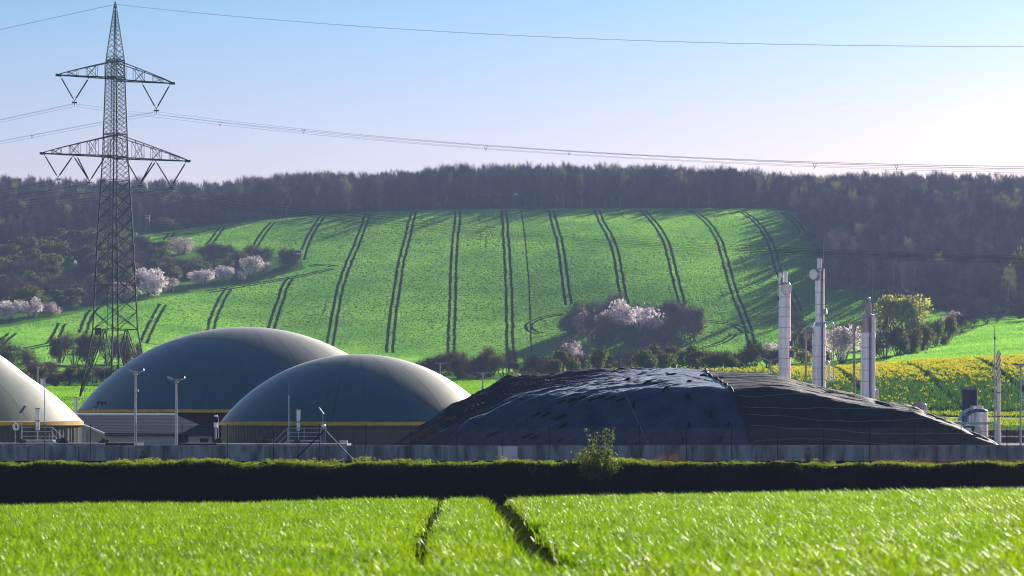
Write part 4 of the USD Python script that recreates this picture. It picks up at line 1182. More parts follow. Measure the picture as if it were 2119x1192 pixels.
# ------------------------------------------------------------------ pylon
PY, PX0 = 380.0, 238.5
ps = PY / F
pz = lambda y: EYE + (HZ - y) * ps
gz = float(height((PX0 - CX) * ps, PY))
pc = np.array([(PX0 - CX) * ps, PY])
pyl = thing('power_pylon', (pc[0], pc[1], gz), 'tall dark green lattice power pylon with two crossarms at the left', 'pylon')
ybase = HZ - (gz - EYE) / ps
ry_ = np.array([5, 60, 125, 160, 278, 325, 380, 500, 682, ybase + 3.0])
hw_ = np.array([1.6, 9.5, 19, 20, 24.5, 26, 29.5, 37, 46, 74]) * ps
half = lambda y: np.interp(y, ry_, hw_)
ANG = [math.radians(a) for a in (2.5, 92.5, 182.5, 272.5)]      # right, back, left, front legs
leg_p = lambda k, y: np.array([pc[0] + half(y) * math.cos(ANG[k]), pc[1] + half(y) * math.sin(ANG[k]), pz(y)])
for k in range(4):
    ys = [ybase + 3, 682, 500, 380, 325, 278, 160, 125, 60, 8]
    part(pyl, 'leg', MB().tube([leg_p(k, y) for y in ys], [.17, .15, .14, .13, .12, .12, .11, .10, .09, .06], 4), M['pylon'])
rows_ = [682.0]
while rows_[-1] > 16:
    w = half(rows_[-1]) / ps
    rows_.append(rows_[-1] - max(6.0, w * .80))
rows_[-1] = 10
for k in range(4):
    k2 = (k + 1) % 4
    mb = MB()
    for a, b in zip(rows_[:-1], rows_[1:]):
        r = .062 if a > 380 else .048 if a > 125 else .036
        mb.bar(leg_p(k, a), leg_p(k2, b), r); mb.bar(leg_p(k2, a), leg_p(k, b), r)
        if a < 380 and a > 125:                                  # doubled lattice in the slim shaft
            m = (a + b) / 2
            mb.bar(leg_p(k, m), (leg_p(k, b) + leg_p(k2, b)) / 2, r * .7); mb.bar(leg_p(k2, m), (leg_p(k, b) + leg_p(k2, b)) / 2, r * .7)
            mb.bar(leg_p(k, m), (leg_p(k, a) + leg_p(k2, a)) / 2, r * .7); mb.bar(leg_p(k2, m), (leg_p(k, a) + leg_p(k2, a)) / 2, r * .7)
    part(pyl, 'lattice_face', mb, M['pylon'])
    mb = MB()
    mid = lambda y: (leg_p(k, y) + leg_p(k2, y)) / 2
    yb = ybase + 3
    mb.bar(leg_p(k, 682), leg_p(k2, 682), .08)
    mb.bar(mid(682), leg_p(k, yb), .11); mb.bar(mid(682), leg_p(k2, yb), .11)
    f_ = .52
    for kk in (k, k2):
        q1 = mid(682) * (1 - f_) + leg_p(kk, yb) * f_
        mb.bar(q1, leg_p(kk, 760), .05); mb.bar(q1, leg_p(kk, 805), .045)
    mb.bar(mid(682) * (1 - f_) + leg_p(k, yb) * f_, mid(682) * (1 - f_) + leg_p(k2, yb) * f_, .045)
    part(pyl, 'foot_brace', mb, M['pylon'])
for y in (125, 160, 278, 325, 374, 590):
    for k in range(4):
        part(pyl, 'ring_beam', MB().bar(leg_p(k, y), leg_p((k + 1) % 4, y), .085 if y < 330 else .06), M['pylon'])
part(pyl, 'ladder_rail', MB().tube([np.array([pc[0] - .45 * half(y), pc[1] + .5 * half(y), pz(y)]) for y in (ybase, 682, 380, 278, 125)], .075, 4), M['pylon'])
part(pyl, 'sign_box', MB().box(np.array([pc[0] - 33 * ps, pc[1] - 1.0, pz(686)]), (.95, .4, 1.05)), M['dark_metal'])
part(pyl, 'warning_sign', MB().box(np.array([pc[0] - 62 * ps, pc[1] - .4, pz(808)]), (.45, .05, .5)), M['white'])
part(pyl, 'tip', MB().tube([np.array([pc[0], pc[1], pz(10)]), np.array([pc[0], pc[1], pz(3)])], .10, 6), M['pylon'])
YAW = math.radians(23)
adir = np.array([math.cos(YAW), math.sin(YAW)]); aper = np.array([-adir[1], adir[0]])
HANG = {}


def arm(side, length_px, y_low, y_top, n, vs):
    """One half of a crossarm: lower chords, rising upper chords, lattice between; V-shaped insulator strings hang from it."""
    L = length_px * ps / math.cos(YAW)
    z0, z1 = pz(y_low), pz(y_top)
    mb = MB()
    def at(u, z, w):
        return np.array([*(pc + side * adir * L * u + aper * w), z])
    wb = half(y_low) * .62
    for sgn in (-1, 1):
        lo = [at(u, z0, sgn * wb * (1 - u) + sgn * .12) for u in np.linspace(0, 1, n + 1)]
        hi = [at(u, z0 + (z1 - z0) * max(0, 1 - u) ** .92 * (1 if u > 0 else 1) + .12, sgn * wb * (1 - u) + sgn * .1) for u in np.linspace(0, 1, n + 1)]
        mb.tube(lo, .11, 4); mb.tube(hi, .085, 4)
        for i in range(1, n):
            mb.bar(lo[i], hi[i], .05)
            mb.bar(lo[i], hi[i - 1] if i % 2 else hi[i + 1], .05)
    for i in range(n):
        u0, u1 = i / n, (i + 1) / n
        mb.bar(at(u0, z0, wb * (1 - u0)), at(u1, z0, -wb * (1 - u1)), .045)
        mb.bar(at(u0, z0, -wb * (1 - u0)), at(u1, z0, wb * (1 - u1)), .045)
    ar = part(pyl, 'crossarm', mb, M['pylon'])
    part(ar, 'end_plate', MB().box(at(1.0, z0, 0), (.8, .5, .35), YAW), M['pylon'])
    for key, u_out, u_in, u_mid, y_hang, dbl in vs:
        bottom = at(u_mid, pz(y_hang), 0)
        for u in (u_out, u_in):
            top = at(u, z0 - .1, 0)
            for o in ((-.28, .28) if dbl and u == u_out else (0,)):
                off = np.array([*(adir * o), 0])
                st = top + off; d = bottom - st
                pts = [st, st + d * .12]
                s_ = part(ar, 'insulator_string', MB().tube([st, st + d * .10, st + d * .12, st + d * .88, st + d * .90, bottom], [.04, .04, .11, .11, .05, .05], 7), M['insul'], 30)
        part(ar, 'clamp', MB().box(bottom - [0, 0, .25], (.75, .3, .16), YAW).bar(bottom, bottom - [0, 0, .8], .06).bar(bottom - [.3, 0, .1], bottom - [.3, 0, .6], .04).bar(bottom + [.3, 0, -.1], bottom + [.3, 0, -.6], .04), M['insul'])
        HANG[key] = bottom - [0, 0, .45]


arm(-1, 109, 162, 128, 6, [('upper_left', .97, .46, .72, 213, False)])
arm(1, 111, 166, 128, 6, [('upper_right', .97, .46, .72, 221, False)])
arm(-1, 139, 324, 281, 8, [('lower_outer_left', .98, .58, .79, 372, False), ('lower_inner_left', .56, .14, .355, 377, True)])
arm(1, 142, 327, 281, 8, [('lower_inner_right', .54, .14, .34, 379, True), ('lower_outer_right', .98, .55, .77, 381, False)])

# ------------------------------------------------------------------ conductors
RDIR = np.array([.755, -.656])       # towards the right the line comes nearer


def span(p0, ends, ddir, n=40):
    """Hanging line from p0 in plan direction ddir, sagging as a parabola through the photo points in ends (the last one is where it stops)."""
    ss, zs = [0.0], [p0[2]]
    for px, py in ends:
        tx = (px - CX) / F
        q = (tx * p0[1] - p0[0]) / (ddir[0] - tx * ddir[1])
        ss.append(q); zs.append(EYE + (HZ - py) * (p0[1] + ddir[1] * q) / F)
    co = np.polyfit(ss, zs, len(ss) - 1)
    t = np.linspace(0, ss[-1], n)
    return np.c_[p0[0] + ddir[0] * t, p0[1] + ddir[1] * t, np.polyval(co, t)]


def cable(label, p0, ends, ddir, bundle=((-.2, 0), (.2, 0), (0, -.42)), r=.018, spacers=(), n=44):
    t = thing('power_cable', p0, label, 'power cable')
    pts = span(p0, ends, ddir, n)
    side = np.array([-ddir[1], ddir[0]])
    for a, z in bundle:
        part(t, 'conductor', MB().tube(pts + np.array([side[0] * a, side[1] * a, z]), r, 4), M['wire'])
    if len(bundle) > 1:
        cols = CX + F * pts[:, 0] / pts[:, 1]
        for sp in spacers:
            o = np.argsort(cols)
            c = np.array([np.interp(sp, cols[o], pts[o, k]) for k in range(3)])
            l, rr, m = c + [side[0] * -.2, side[1] * -.2, 0], c + [side[0] * .2, side[1] * .2, 0], c + [0, 0, -.62]
            part(t, 'spacer', MB().bar(l + [-.1, 0, .03], m, .032).bar(rr + [.1, 0, .03], m, .032).bar(l, rr, .028), M['wire'])


cable('overhead cable bundle running right from the left insulator of the upper crossarm', HANG['upper_left'], [(1005, 302), (2150, 350)], RDIR, spacers=(455, 1005, 1686))
cable('overhead cable bundle running right from the right insulator of the upper crossarm', HANG['upper_right'], [(1178, 312), (2150, 345)], RDIR, spacers=(628, 1178, 1855))
for k, mid_, y, sp, w in (('lower_outer_left', (947, 478), 538, (947, 1610), 'outer left'), ('lower_inner_left', (1018, 480), 536, (1018,), 'inner left'), ('lower_inner_right', (1122, 484), 534, (1122,), 'inner right'), ('lower_outer_right', (1187, 485), 531, (1187, 1880), 'outer right')):
    cable(f'overhead cable bundle running right from the {w} insulator of the lower crossarm', HANG[k], [mid_, (2150, y)], RDIR, spacers=sp)
for k, px, py, w in (('upper_left', -40, 257, 'left insulator of the upper crossarm'), ('upper_right', -40, 300, 'right insulator of the upper crossarm'), ('lower_outer_left', -40, 402, 'outer left insulator of the lower crossarm'),
                     ('lower_inner_left', -40, 416, 'inner left insulator of the lower crossarm'), ('lower_inner_right', -40, 426, 'inner right insulator of the lower crossarm'), ('lower_outer_right', -40, 436, 'outer right insulator of the lower crossarm')):
    cable(f'overhead cable bundle running left from the {w}', HANG[k], [(px, py)], -RDIR, spacers=(66,) if k == 'upper_right' else (), n=12)
tip = np.array([pc[0], pc[1], pz(9)])
cable('single earth wire running right from the tip of the pylon', tip, [(1000, 70), (2150, 96)], RDIR, bundle=((0, 0),), r=.03)
cable('single earth wire running left from the tip of the pylon', tip, [(-40, 70)], -RDIR, bundle=((0, 0),), r=.03, n=12)

# ------------------------------------------------------------------ trees and shrubs
def slivers(c, d, L, w, r):
    """Thin twig triangles from c along d."""
    n = len(c)
    d = d / (np.linalg.norm(d, axis=1, keepdims=True) + 1e-9)
    s = np.cross(d, r.normal(0, 1, (n, 3))); s /= np.linalg.norm(s, axis=1, keepdims=True) + 1e-9
    L = np.broadcast_to(L, n)[:, None]; w = np.broadcast_to(w, n)[:, None]
    v = np.stack([c - s * w, c + s * w, c + d * L], 1).reshape(-1, 3)
    return v, np.arange(3 * n).reshape(-1, 3)


def leaves(c, size, r):
    n = len(c)
    a = r.normal(0, 1, (n, 3)); a /= np.linalg.norm(a, axis=1, keepdims=True)
    b = np.cross(a, r.normal(0, 1, (n, 3))); b /= np.linalg.norm(b, axis=1, keepdims=True)
    s = (np.broadcast_to(size, n) * r.uniform(.6, 1.3, n))[:, None]
    v = np.stack([c - a * s, c + a * s * .6 + b * s * .7, c + a * s * .3 - b * s * .8], 1).reshape(-1, 3)
    return v, np.arange(3 * n).reshape(-1, 3)


def bare_tree(seed, h=17.0, twigs=760, spread=3.3):
    r = rng(seed)
    tr = MB()
    bend = np.cumsum(r.normal(0, .12, (7, 2)), 0)
    tz = np.linspace(0, h * .86, 7)
    trunk = np.c_[bend - bend[0], tz]; trunk[0, 2] = -1.0
    tr.tube(trunk, np.linspace(.24, .05, 7) * h / 17, 5)
    tips = []
    for k in range(22):
        z0 = h * r.uniform(.26, .84); a = r.uniform(0, 6.28); L = spread * r.uniform(.5, 1.0) * (1.15 - .6 * (z0 / h)) * 1.3
        b = np.array([*[np.interp(z0, tz, trunk[:, i]) for i in (0, 1)], z0])
        e = b + np.array([math.cos(a) * L * .8, math.sin(a) * L * .8, L * r.uniform(.7, 1.3)])
        m = (b + e) / 2 + [0, 0, -.15 * L]
        tr.tube([b, m, e], [.07, .05, .02], 3, False)
        tips.append((b, m, e))
    tips = np.array(tips)
    k = r.integers(0, len(tips), twigs); t = r.uniform(.25, 1, twigs)[:, None]
    b = tips[k, 0] * (1 - t) + tips[k, 2] * t + r.normal(0, .35, (twigs, 3))
    d = (tips[k, 2] - tips[k, 0]); d /= np.linalg.norm(d, axis=1, keepdims=True)
    d = d + r.normal(0, .45, (twigs, 3)) + [0, 0, .75]
    cr = slivers(b, d, r.uniform(.8, 2.0, twigs), r.uniform(.025, .055, twigs), r)
    return tr, cr


def shrub(seed, w=6.0, h=5.0, kind='olive', n=1500, blobs=9, leaf=.22):
    """Stems, twigs and a crown of leaf-sized faces gathered in uneven clumps."""
    r = rng(seed)
    st = MB(); cen = []
    for k in range(blobs):
        a = r.uniform(0, 6.28); q = math.sqrt(r.random()) * .34 * w
        cen.append((q * math.cos(a), q * math.sin(a), h * r.uniform(.16, .70)))
    cen = np.array(cen)
    rad = np.array([r.uniform(.16, .27) * w for _ in range(blobs)])
    for c, q in zip(cen, rad):
        b = np.array([c[0] * .18, c[1] * .18, -.3])
        m = (b + c) / 2 + [r.normal(0, .2), r.normal(0, .2), .2]
        st.tube([b, m, c], [.10, .07, .03], 4, False)
    k = r.integers(0, blobs, n)
    d = r.normal(0, 1, (n, 3)); d[:, 2] += .25; d /= np.linalg.norm(d, axis=1, keepdims=True)
    t = r.random(n) ** .45
    p = cen[k] + d * (rad[k] * t)[:, None] * np.array([1, 1, .85])
    p += r.normal(0, .05 * w, (n, 3)) * (r.random(n) < .12)[:, None]
    p[:, 2] = np.maximum(p[:, 2], .05)
    lv = leaves(p, leaf, r)
    nt = n // 2
    k = r.integers(0, blobs, nt)
    d2 = r.normal(0, 1, (nt, 3)); d2[:, 2] = np.abs(d2[:, 2]) + .4; d2 /= np.linalg.norm(d2, axis=1, keepdims=True)
    tw = slivers(cen[k] + d2 * (rad[k] * r.uniform(.2, .9, nt))[:, None], d2 + r.normal(0, .3, (nt, 3)), r.uniform(.5, 1.3, nt) * w / 6, .022 * w / 6 + .012, r)
    return st, lv, tw


KINDS = {'blossom': ('blossom', 'twig', 2100, .19), 'pinkish': ('pinkish', 'twig', 1500, .17), 'olive': ('olive', 'twig', 1900, .23), 'green': ('green', 'twig', 2000, .23), 'lime': ('lime', 'twig', 2800, .23), 'brown': ('twig', 'twig', 420, .13), 'violet': ('twig2', 'twig2', 420, .13)}
CLS = {}
for i, (kn, (lm, tmn, n, lf)) in enumerate(KINDS.items()):
    for v in range(3):
        c = define_class(f'{kn}_shrub_kind')
        st, lv, tw = shrub(100 + i * 10 + v, n=n, blobs=8 + 2 * v, leaf=lf)
        if kn in ('brown', 'violet'):
            st2, lv2, tw2 = shrub(500 + i * 10 + v, n=1500, blobs=9, leaf=lf)
            tw = MB().add(*tw).add(*tw2).mesh()
        if kn in ('blossom', 'pinkish', 'lime'):
            tw = (tw[0][:len(tw[1]) // 3 * 3], tw[1][:len(tw[1]) // 3])
        part(c, 'stems', st, M['bark'])
        part(c, 'crown', lv, M[lm])
        part(c, 'twigs', tw, M[tmn])
        CLS[kn, v] = c
TREES = []
for v in range(5):
    c = define_class('bare_tree_kind')
    tr, cr = bare_tree(200 + v)
    part(c, 'trunk', tr, M['bark'])
    part(c, 'crown', cr, M['twig'] if v % 2 else M['twig2'])
    TREES.append((c, tr, cr, M['twig'] if v % 2 else M['twig2']))


def place_shrub(kind, px, py, wpx, hpx, label, group=None, cat='shrub', seed=0, name=None, Y=None):
    r = rng(int(px * 7 + py * 13 + seed))
    g = ground_at(px, py)[0] if Y is None else np.array([(px - CX) * Y / F, Y, height((px - CX) * Y / F, Y)])
    s = g[1] / F
    nm = name or {'blossom': 'blossom_tree', 'pinkish': 'blossom_tree', 'olive': 'olive_shrub', 'green': 'green_shrub', 'lime': 'lime_shrub', 'brown': 'bare_shrub', 'violet': 'bare_shrub'}[kind]
    g = g - [0, 0, .1]
    copy_of(CLS[kind, int(r.integers(0, 3))], nm, g, r.uniform(0, 360), (wpx * s / 5.4, wpx * s / 5.4, hpx * s / 4.7), label, cat, group)


# single ones that stand out
for a in (
    ('blossom', 20, 660, 52, 42, 'white blossoming tree at the far left edge above the lower field'), ('blossom', 66, 658, 46, 46, 'rounder white blossoming tree second from the left edge above the lower field'),
    ('blossom', 313, 612, 74, 62, 'biggest white blossoming tree, just right of the pylon above the lower field'), ('pinkish', 250, 622, 55, 45, 'pale blossoming tree seen through the pylon lattice'),
    ('pinkish', 378, 527, 60, 40, 'pale pink blossoming tree below the upper left tip of the hill field'), ('blossom', 463, 585, 40, 38, 'white blossoming bush midway along the thicket edge'),
    ('blossom', 420, 592, 60, 36, 'low pale blossoming bush left of the midway white one'), ('blossom', 520, 573, 48, 46, 'white blossoming tree left of the hunting stand'), ('brown', 592, 560, 60, 36, 'brown bare shrub at the foot of the hunting stand'),
    ('blossom', 152, 562, 15, 24, 'small lone white blossoming tree among dark trees left of the pylon'), ('olive', 468, 540, 40, 38, 'round olive tree standing against the upper green field'), ('lime', 345, 476, 62, 32, 'bright lime shrub at the upper left corner of the hill field'),
    ('green', 330, 474, 40, 26, 'light green shrub right beside the far hunting stand'), ('olive', 175, 500, 56, 30, 'olive shrub with a sunlit right side left of the pylon'), ('blossom', 1470, 424, 18, 34, 'narrow white blossoming tree in front of the ridge wood'),
    ('pinkish', 1188, 768, 64, 70, 'tall greyish white blossoming tree behind the left of the heap'), ('blossom', 1428, 762, 26, 46, 'small creamy white blossoming tree in the hedge behind the heap'), ('blossom', 1742, 752, 84, 84, 'large white blossoming tree between the two right columns'),
    ('blossom', 1600, 742, 46, 36, 'white blossoming bush left of the first column'), ('lime', 1872, 705, 112, 108, 'large yellow green willow right of the columns'), ('lime', 1068, 789, 32, 20, 'small light green round bush left of the heap crest'),
    ('brown', 1000, 786, 30, 34, 'small reddish brown bush behind the lamp beside the heap'), ('green', 1250, 792, 24, 22, 'small yellow green bush peeking over the heap'), ('pinkish', 1975, 676, 56, 40, 'pale blossoming bush on the right slope'),
    ('pinkish', 350, 604, 46, 34, 'pale blossoming bush just right of the biggest blossoming tree'), ('pinkish', 490, 582, 40, 32, 'low pale blossoming bush right of the midway white one'), ('blossom', 548, 570, 30, 30, 'small white blossoming bush near the foot of the hunting stand'), ('pinkish', 104, 652, 44, 34, 'low pale blossoming bush third from the left edge'),
    ('blossom', 15, 735, 26, 18, 'tiny blossoming bush at the left edge')):
    if a[5].startswith('tiny'):
        continue
    place_shrub(*a, cat='tree' if 'tree' in a[5] else 'shrub')
# the thicket in the middle of the hill field
r_ = rng(70)
CL = 'shrub of the dark thicket standing in the middle of the hill field'
for px, py, w, h, kn in ((1188, 690, 66, 66, 'olive'), (1222, 704, 72, 62, 'brown'), (1260, 712, 74, 62, 'olive'), (1300, 717, 74, 52, 'olive'), (1338, 718, 74, 50, 'brown'), (1374, 717, 74, 66, 'olive'), (1406, 714, 72, 88, 'brown'), (1434, 706, 58, 78, 'olive'),
                         (1212, 674, 70, 50, 'brown'), (1250, 672, 70, 52, 'violet'), (1320, 672, 66, 44, 'olive'), (1396, 682, 80, 66, 'olive'), (1442, 692, 40, 50, 'olive'), (1360, 684, 70, 56, 'brown')):
    place_shrub(kn, px, py, w, h, {'olive': 'grey olive ', 'brown': 'brownish bare ', 'violet': 'dull violet bare '}[kn] + CL, 'thicket in the hill field, ' + kn + ' ones')
for px, py, w, h, lab in ((1206, 694, 60, 60, 'faint blossoming tree at the left of the thicket in the hill field'), (1270, 700, 84, 82, 'long white blossoming tree on top of the thicket in the hill field'), (1332, 706, 92, 76, 'white blossoming tree right of the long one in the hill field thicket')):
    place_shrub('pinkish' if px == 1206 else 'blossom', px, py, w, h, lab, cat='tree')
place_shrub('brown', 1268, 650, 44, 48, 'thin bare tree rising behind the hill field thicket', cat='tree')
place_shrub('violet', 1400, 662, 46, 42, 'bare round tree behind the right end of the hill field thicket', cat='tree')
# hedge along the foot of the hill
x = 690.0
while x < 1600:
    kn = str(r_.choice(['olive', 'olive', 'brown', 'violet', 'green'], p=[.36, .2, .24, .12, .08]))
    w = r_.uniform(48, 76); h = r_.uniform(40, 64) * (.8 if x < 880 else 1.0)
    if 1100 < x < 1160: h *= .75
    zn = 'behind the top of the front dome' if x < 830 else 'behind the right shoulder of the front dome' if x < 985 else 'above the left flank of the heap' if x < 1180 else 'above the heap crest' if x < 1420 else 'near the leftmost steel column'
    yb = np.interp(x, [690, 1000, 1300, 1600], [806, 796, 782, 772]) - r_.uniform(0, 10)
    place_shrub(kn, x, yb, w, h, {'olive': 'grey olive', 'brown': 'brown bare', 'violet': 'dull violet bare', 'green': 'fresh green'}[kn] + ' hedge shrub ' + zn, f'{kn} hedge shrubs ' + zn, Y=float(r_.uniform(450, 520)))
    x += r_.uniform(17, 30)
# left hedge behind the meadow strip, and the bush mound under the pylon
for x in np.arange(-30, 330, 21.0):
    kn = str(r_.choice(['olive', 'brown', 'green'], p=[.5, .3, .2]))
    place_shrub(kn, x + r_.uniform(-8, 8), 806, r_.uniform(40, 56), r_.uniform(30, 46), {'olive': 'grey olive', 'brown': 'brown bare', 'green': 'fresh green'}[kn] + ' shrub in the hedge behind the left meadow strip', f'left meadow hedge, {kn} ones', Y=float(r_.uniform(440, 470)))
for px, py, w, h, kn in ((125, 752, 50, 62, 'olive'), (155, 756, 58, 72, 'brown'), (190, 758, 60, 76, 'olive'), (225, 758, 60, 72, 'brown'), (258, 756, 56, 64, 'olive'), (282, 752, 34, 44, 'olive'), (20, 770, 60, 66, 'violet'), (60, 774, 60, 60, 'brown'), (-10, 765, 60, 70, 'brown'), (100, 782, 50, 36, 'violet'), (160, 786, 70, 34, 'violet'), (215, 788, 70, 34, 'brown'), (280, 788, 60, 34, 'olive')):
    place_shrub(kn, px, py, w, h, {'olive': 'grey olive', 'brown': 'brown bare', 'violet': 'dull violet bare'}[kn] + (' shrub of the mound behind the pylon feet' if py < 765 and px > 100 else ' shrub below the field at the lower left'), ('mound behind the pylon, ' if py < 765 and px > 100 else 'lower left shrubs, ') + kn + ' ones')
place_shrub('pinkish', 185, 735, 60, 48, 'pale pink blossoming bush behind the pylon feet')
# right-hand bushes
for px, py, w, h, kn in ((1655, 720, 60, 74, 'brown'), (1690, 716, 50, 44, 'olive'), (1640, 738, 50, 50, 'violet'), (1668, 748, 54, 64, 'green'), (1700, 752, 50, 44, 'olive'), (1760, 712, 60, 50, 'olive'), (1800, 740, 56, 70, 'olive'), (1832, 742, 60, 90, 'violet'), (1858, 738, 56, 70, 'olive'), (1885, 734, 54, 60, 'olive'),
                         (1912, 728, 54, 66, 'olive'), (1938, 718, 50, 60, 'green'), (1962, 706, 50, 56, 'olive'), (1988, 692, 46, 48, 'brown'), (2012, 682, 44, 46, 'violet'), (2040, 672, 40, 36, 'brown'), (2066, 668, 34, 30, 'violet'), (1985, 664, 60, 48, 'violet'), (2030, 655, 54, 44, 'brown'), (2110, 660, 60, 60, 'violet'), (2145, 664, 60, 64, 'brown'), (1660, 752, 50, 30, 'lime')):
    place_shrub(kn, px, py, w, h, {'olive': 'grey olive', 'brown': 'brown bare', 'violet': 'dull violet bare', 'green': 'fresh green', 'lime': 'yellow green'}[kn] + (' shrub behind the steel columns' if px < 1780 else ' shrub in the belt above the right slope field'), ('behind the columns, ' if px < 1780 else 'right slope belt, ') + kn + ' ones')
place_shrub('green', 2120, 640, 60, 130, 'tall green leafed tree at the right edge of the picture', cat='tree')
# thicket on the left slope between the two lobes of the field
BELT = [(-80, 560), (0, 530), (120, 505), (275, 510), (430, 530), (520, 545), (600, 548), (615, 560), (430, 598), (190, 636), (0, 672), (-80, 684)]
cnt = 0
bp = shapely.Polygon(BELT)
placed = []
while cnt < 125:
    px, py = r_.uniform(-80, 620), r_.uniform(500, 684)
    if any(abs(px - a) < 40 and -16 < py - b < 30 for a, b in ((20, 660), (66, 658), (104, 652), (313, 612), (250, 622), (350, 604), (420, 592), (463, 585), (490, 582), (520, 573), (548, 570), (378, 527), (152, 562))):
        cnt += .005
        continue
    if not shapely.contains_xy(bp, px, py) or any(abs(px - a) < 20 and abs(py - b) < 9 for a, b in placed):
        cnt += .02
        continue
    placed.append((px, py)); cnt += 1
    kn = str(r_.choice(['olive', 'brown', 'violet', 'green'], p=[.52, .18, .13, .17]))
    w = r_.uniform(44, 72); h = r_.uniform(30, 50)
    zn = ('in the upper thicket rows ' if py < np.interp(px, [-80, 600], [615, 560]) else 'in the lower thicket rows ') + ('at the far left edge' if px < 90 else 'just left of the pylon' if px < 200 else 'behind the pylon shaft' if px < 285 else 'just right of the pylon' if px < 400 else 'between the pylon and the hunting stand' if px < 520 else 'next to the hunting stand')
    place_shrub(kn, px, py, w, h, {'olive': 'grey olive', 'brown': 'brown bare', 'violet': 'dull violet bare', 'green': 'fresh green'}[kn] + ' shrub ' + zn, f'{kn} shrubs ' + zn)

# wood on the ridge and on the right-hand slope
EDGE = np.array([(-300, 560), (-80, 545), (0, 535), (120, 508), (200, 500), (282, 484), (430, 466), (600, 449), (760, 438), (950, 432), (1250, 430), (1600, 430), (1636, 437), (1676, 470), (1694, 520), (1708, 596), (1760, 606), (1850, 624), (1960, 640), (2119, 655), (2600, 660)], float)
ep = []
for (a, b), (c, d) in zip(EDGE[:-1], EDGE[1:]):
    m = max(2, int(math.hypot(c - a, d - b) / 6))
    for t in np.linspace(0, 1, m, endpoint=False):
        ep.append((a + (c - a) * t, b + (d - b) * t))
ep = np.array(ep)
eg = ground_at(ep[:, 0], ep[:, 1])
eY = np.interp
r_ = rng(80)
n = 26000
u = r_.uniform(-.29, .29, n); Y = np.sqrt(r_.uniform(660 ** 2, 1150 ** 2, n)); X = u * Y
px = CX + F * u
edgeY = np.interp(px, ep[:, 0], np.minimum(eg[:, 1], 985))
depth = Y - edgeY
keep = (depth > 1) & ((depth < 75) | (r_.random(n) < .8)) & (r_.random(n) < .75) | ((depth > 1) & (depth < 12))
X, Y, depth = X[keep], Y[keep], depth[keep]
pts = np.c_[X, Y, height(X, Y) - .2]
kd = cKDTree(pts[:, :2]); bad = set()
for a, b in sorted(kd.query_pairs(2.6)):
    if a not in bad:
        bad.add(b)
sel = np.array([i not in bad for i in range(len(pts))])
pts, depth = pts[sel], depth[sel]
hs = r_.uniform(.72, 1.02, len(pts)) * (.82 + .28 * meshkit.noise(np.c_[pts[:, 0] * .035, pts[:, 1] * .03, 0 * pts[:, 0]], 17)) * np.where(pts[:, 0] > 110, .92, 1.0) * np.where(pts[:, 0] < -120, .85, 1.0)
front = (depth < 5.0) & (np.abs(pts[:, 0] / pts[:, 1]) < .225)
fi = np.nonzero(front)[0][:150]
rest = np.ones(len(pts), bool); rest[fi] = False
for i in fi:
    zone = 'ridge wood' if pts[i, 0] < 112 else 'right slope wood'
    pxi = CX + F * pts[i, 0] / pts[i, 1]
    if pts[i, 0] < -125:
        zone = 'wood on the left slope'
    elif pts[i, 0] < 112:
        zone += ', ' + ('near its left corner' if pxi < 600 else 'left of the conifer tips' if pxi < 880 else 'between conifer tips and dark hunting stand' if pxi < 1067 else 'right of the dark hunting stand' if pxi < 1300 else 'beside the narrow blossoming tree')
    else:
        zone += ', ' + ('behind the two left columns' if pxi < 1740 else 'behind the third column and the willow' if pxi < 1920 else 'right of the willow')
    copy_of(TREES[int(r_.integers(0, 5))][0], 'bare_tree', pts[i], r_.uniform(0, 360), (hs[i], hs[i], hs[i]), 'bare brown tree fronting the ' + zone, 'tree', 'front trees of the ' + zone)
pr = pts[rest]
scatter('wood', [[('trunk', tr, M['bark']), ('crown', cr, mt)] for _, tr, cr, mt in TREES] + [[('trunk', TREES[0][1], M['pale_bark']), ('crown', TREES[0][2], M['olive'])], [('trunk', TREES[2][1], M['pale_bark']), ('crown', TREES[2][2], M['twig_pale'])]],
        pr, np.where(r_.random(len(pr)) < .80, r_.integers(0, 5, len(pr)), np.where(r_.random(len(pr)) < .25, 5, 6)), r_.uniform(0, 6.28, len(pr)), hs[rest], 'bare deciduous wood covering the ridge and the right slope', 'wood')
# undergrowth along the wood's edge
idx = r_.choice(len(eg), 170)
idx = idx[(ep[idx, 0] > -100) & (ep[idx, 0] < 2250)]
up_ = eg[idx] + np.c_[r_.normal(0, 2, len(idx)), r_.uniform(.5, 5, len(idx)), 0 * idx]
up_[:, 2] = height(up_[:, 0], up_[:, 1]) - .1
protos = []
for kn in ('olive', 'green', 'violet'):
    st, lv, tw = shrub(300 + len(protos), n=800, leaf=.24)
    protos.append([('stems', st, M['bark']), ('crown', lv, M[KINDS[kn][0]]), ('twigs', tw, M['twig'])])
scatter('undergrowth', protos, up_, r_.choice([0, 0, 1, 2], len(idx)), r_.uniform(0, 6.28, len(idx)), np.c_[r_.uniform(.7, 1.5, len(idx)), r_.uniform(.7, 1.5, len(idx)), r_.uniform(.5, 1.1, len(idx))], 'low scrub along the foot of the wood', 'scrub')
n = 1500
uu = r_.uniform(-.15, .24, n); pxu = CX + F * uu
ey = np.interp(pxu, ep[:, 0], np.minimum(eg[:, 1], 985))
yy = ey + r_.uniform(6, 120, n) ** 1.0
scatter('wood_scrub', protos, np.c_[uu * yy, yy, height(uu * yy, yy) - .1], r_.choice([0, 2, 2], n), r_.uniform(0, 6.28, n), np.c_[r_.uniform(.8, 1.5, n), r_.uniform(.8, 1.5, n), r_.uniform(.5, 1.2, n)], 'bare scrub growing between the trunks of the ridge wood', 'scrub')
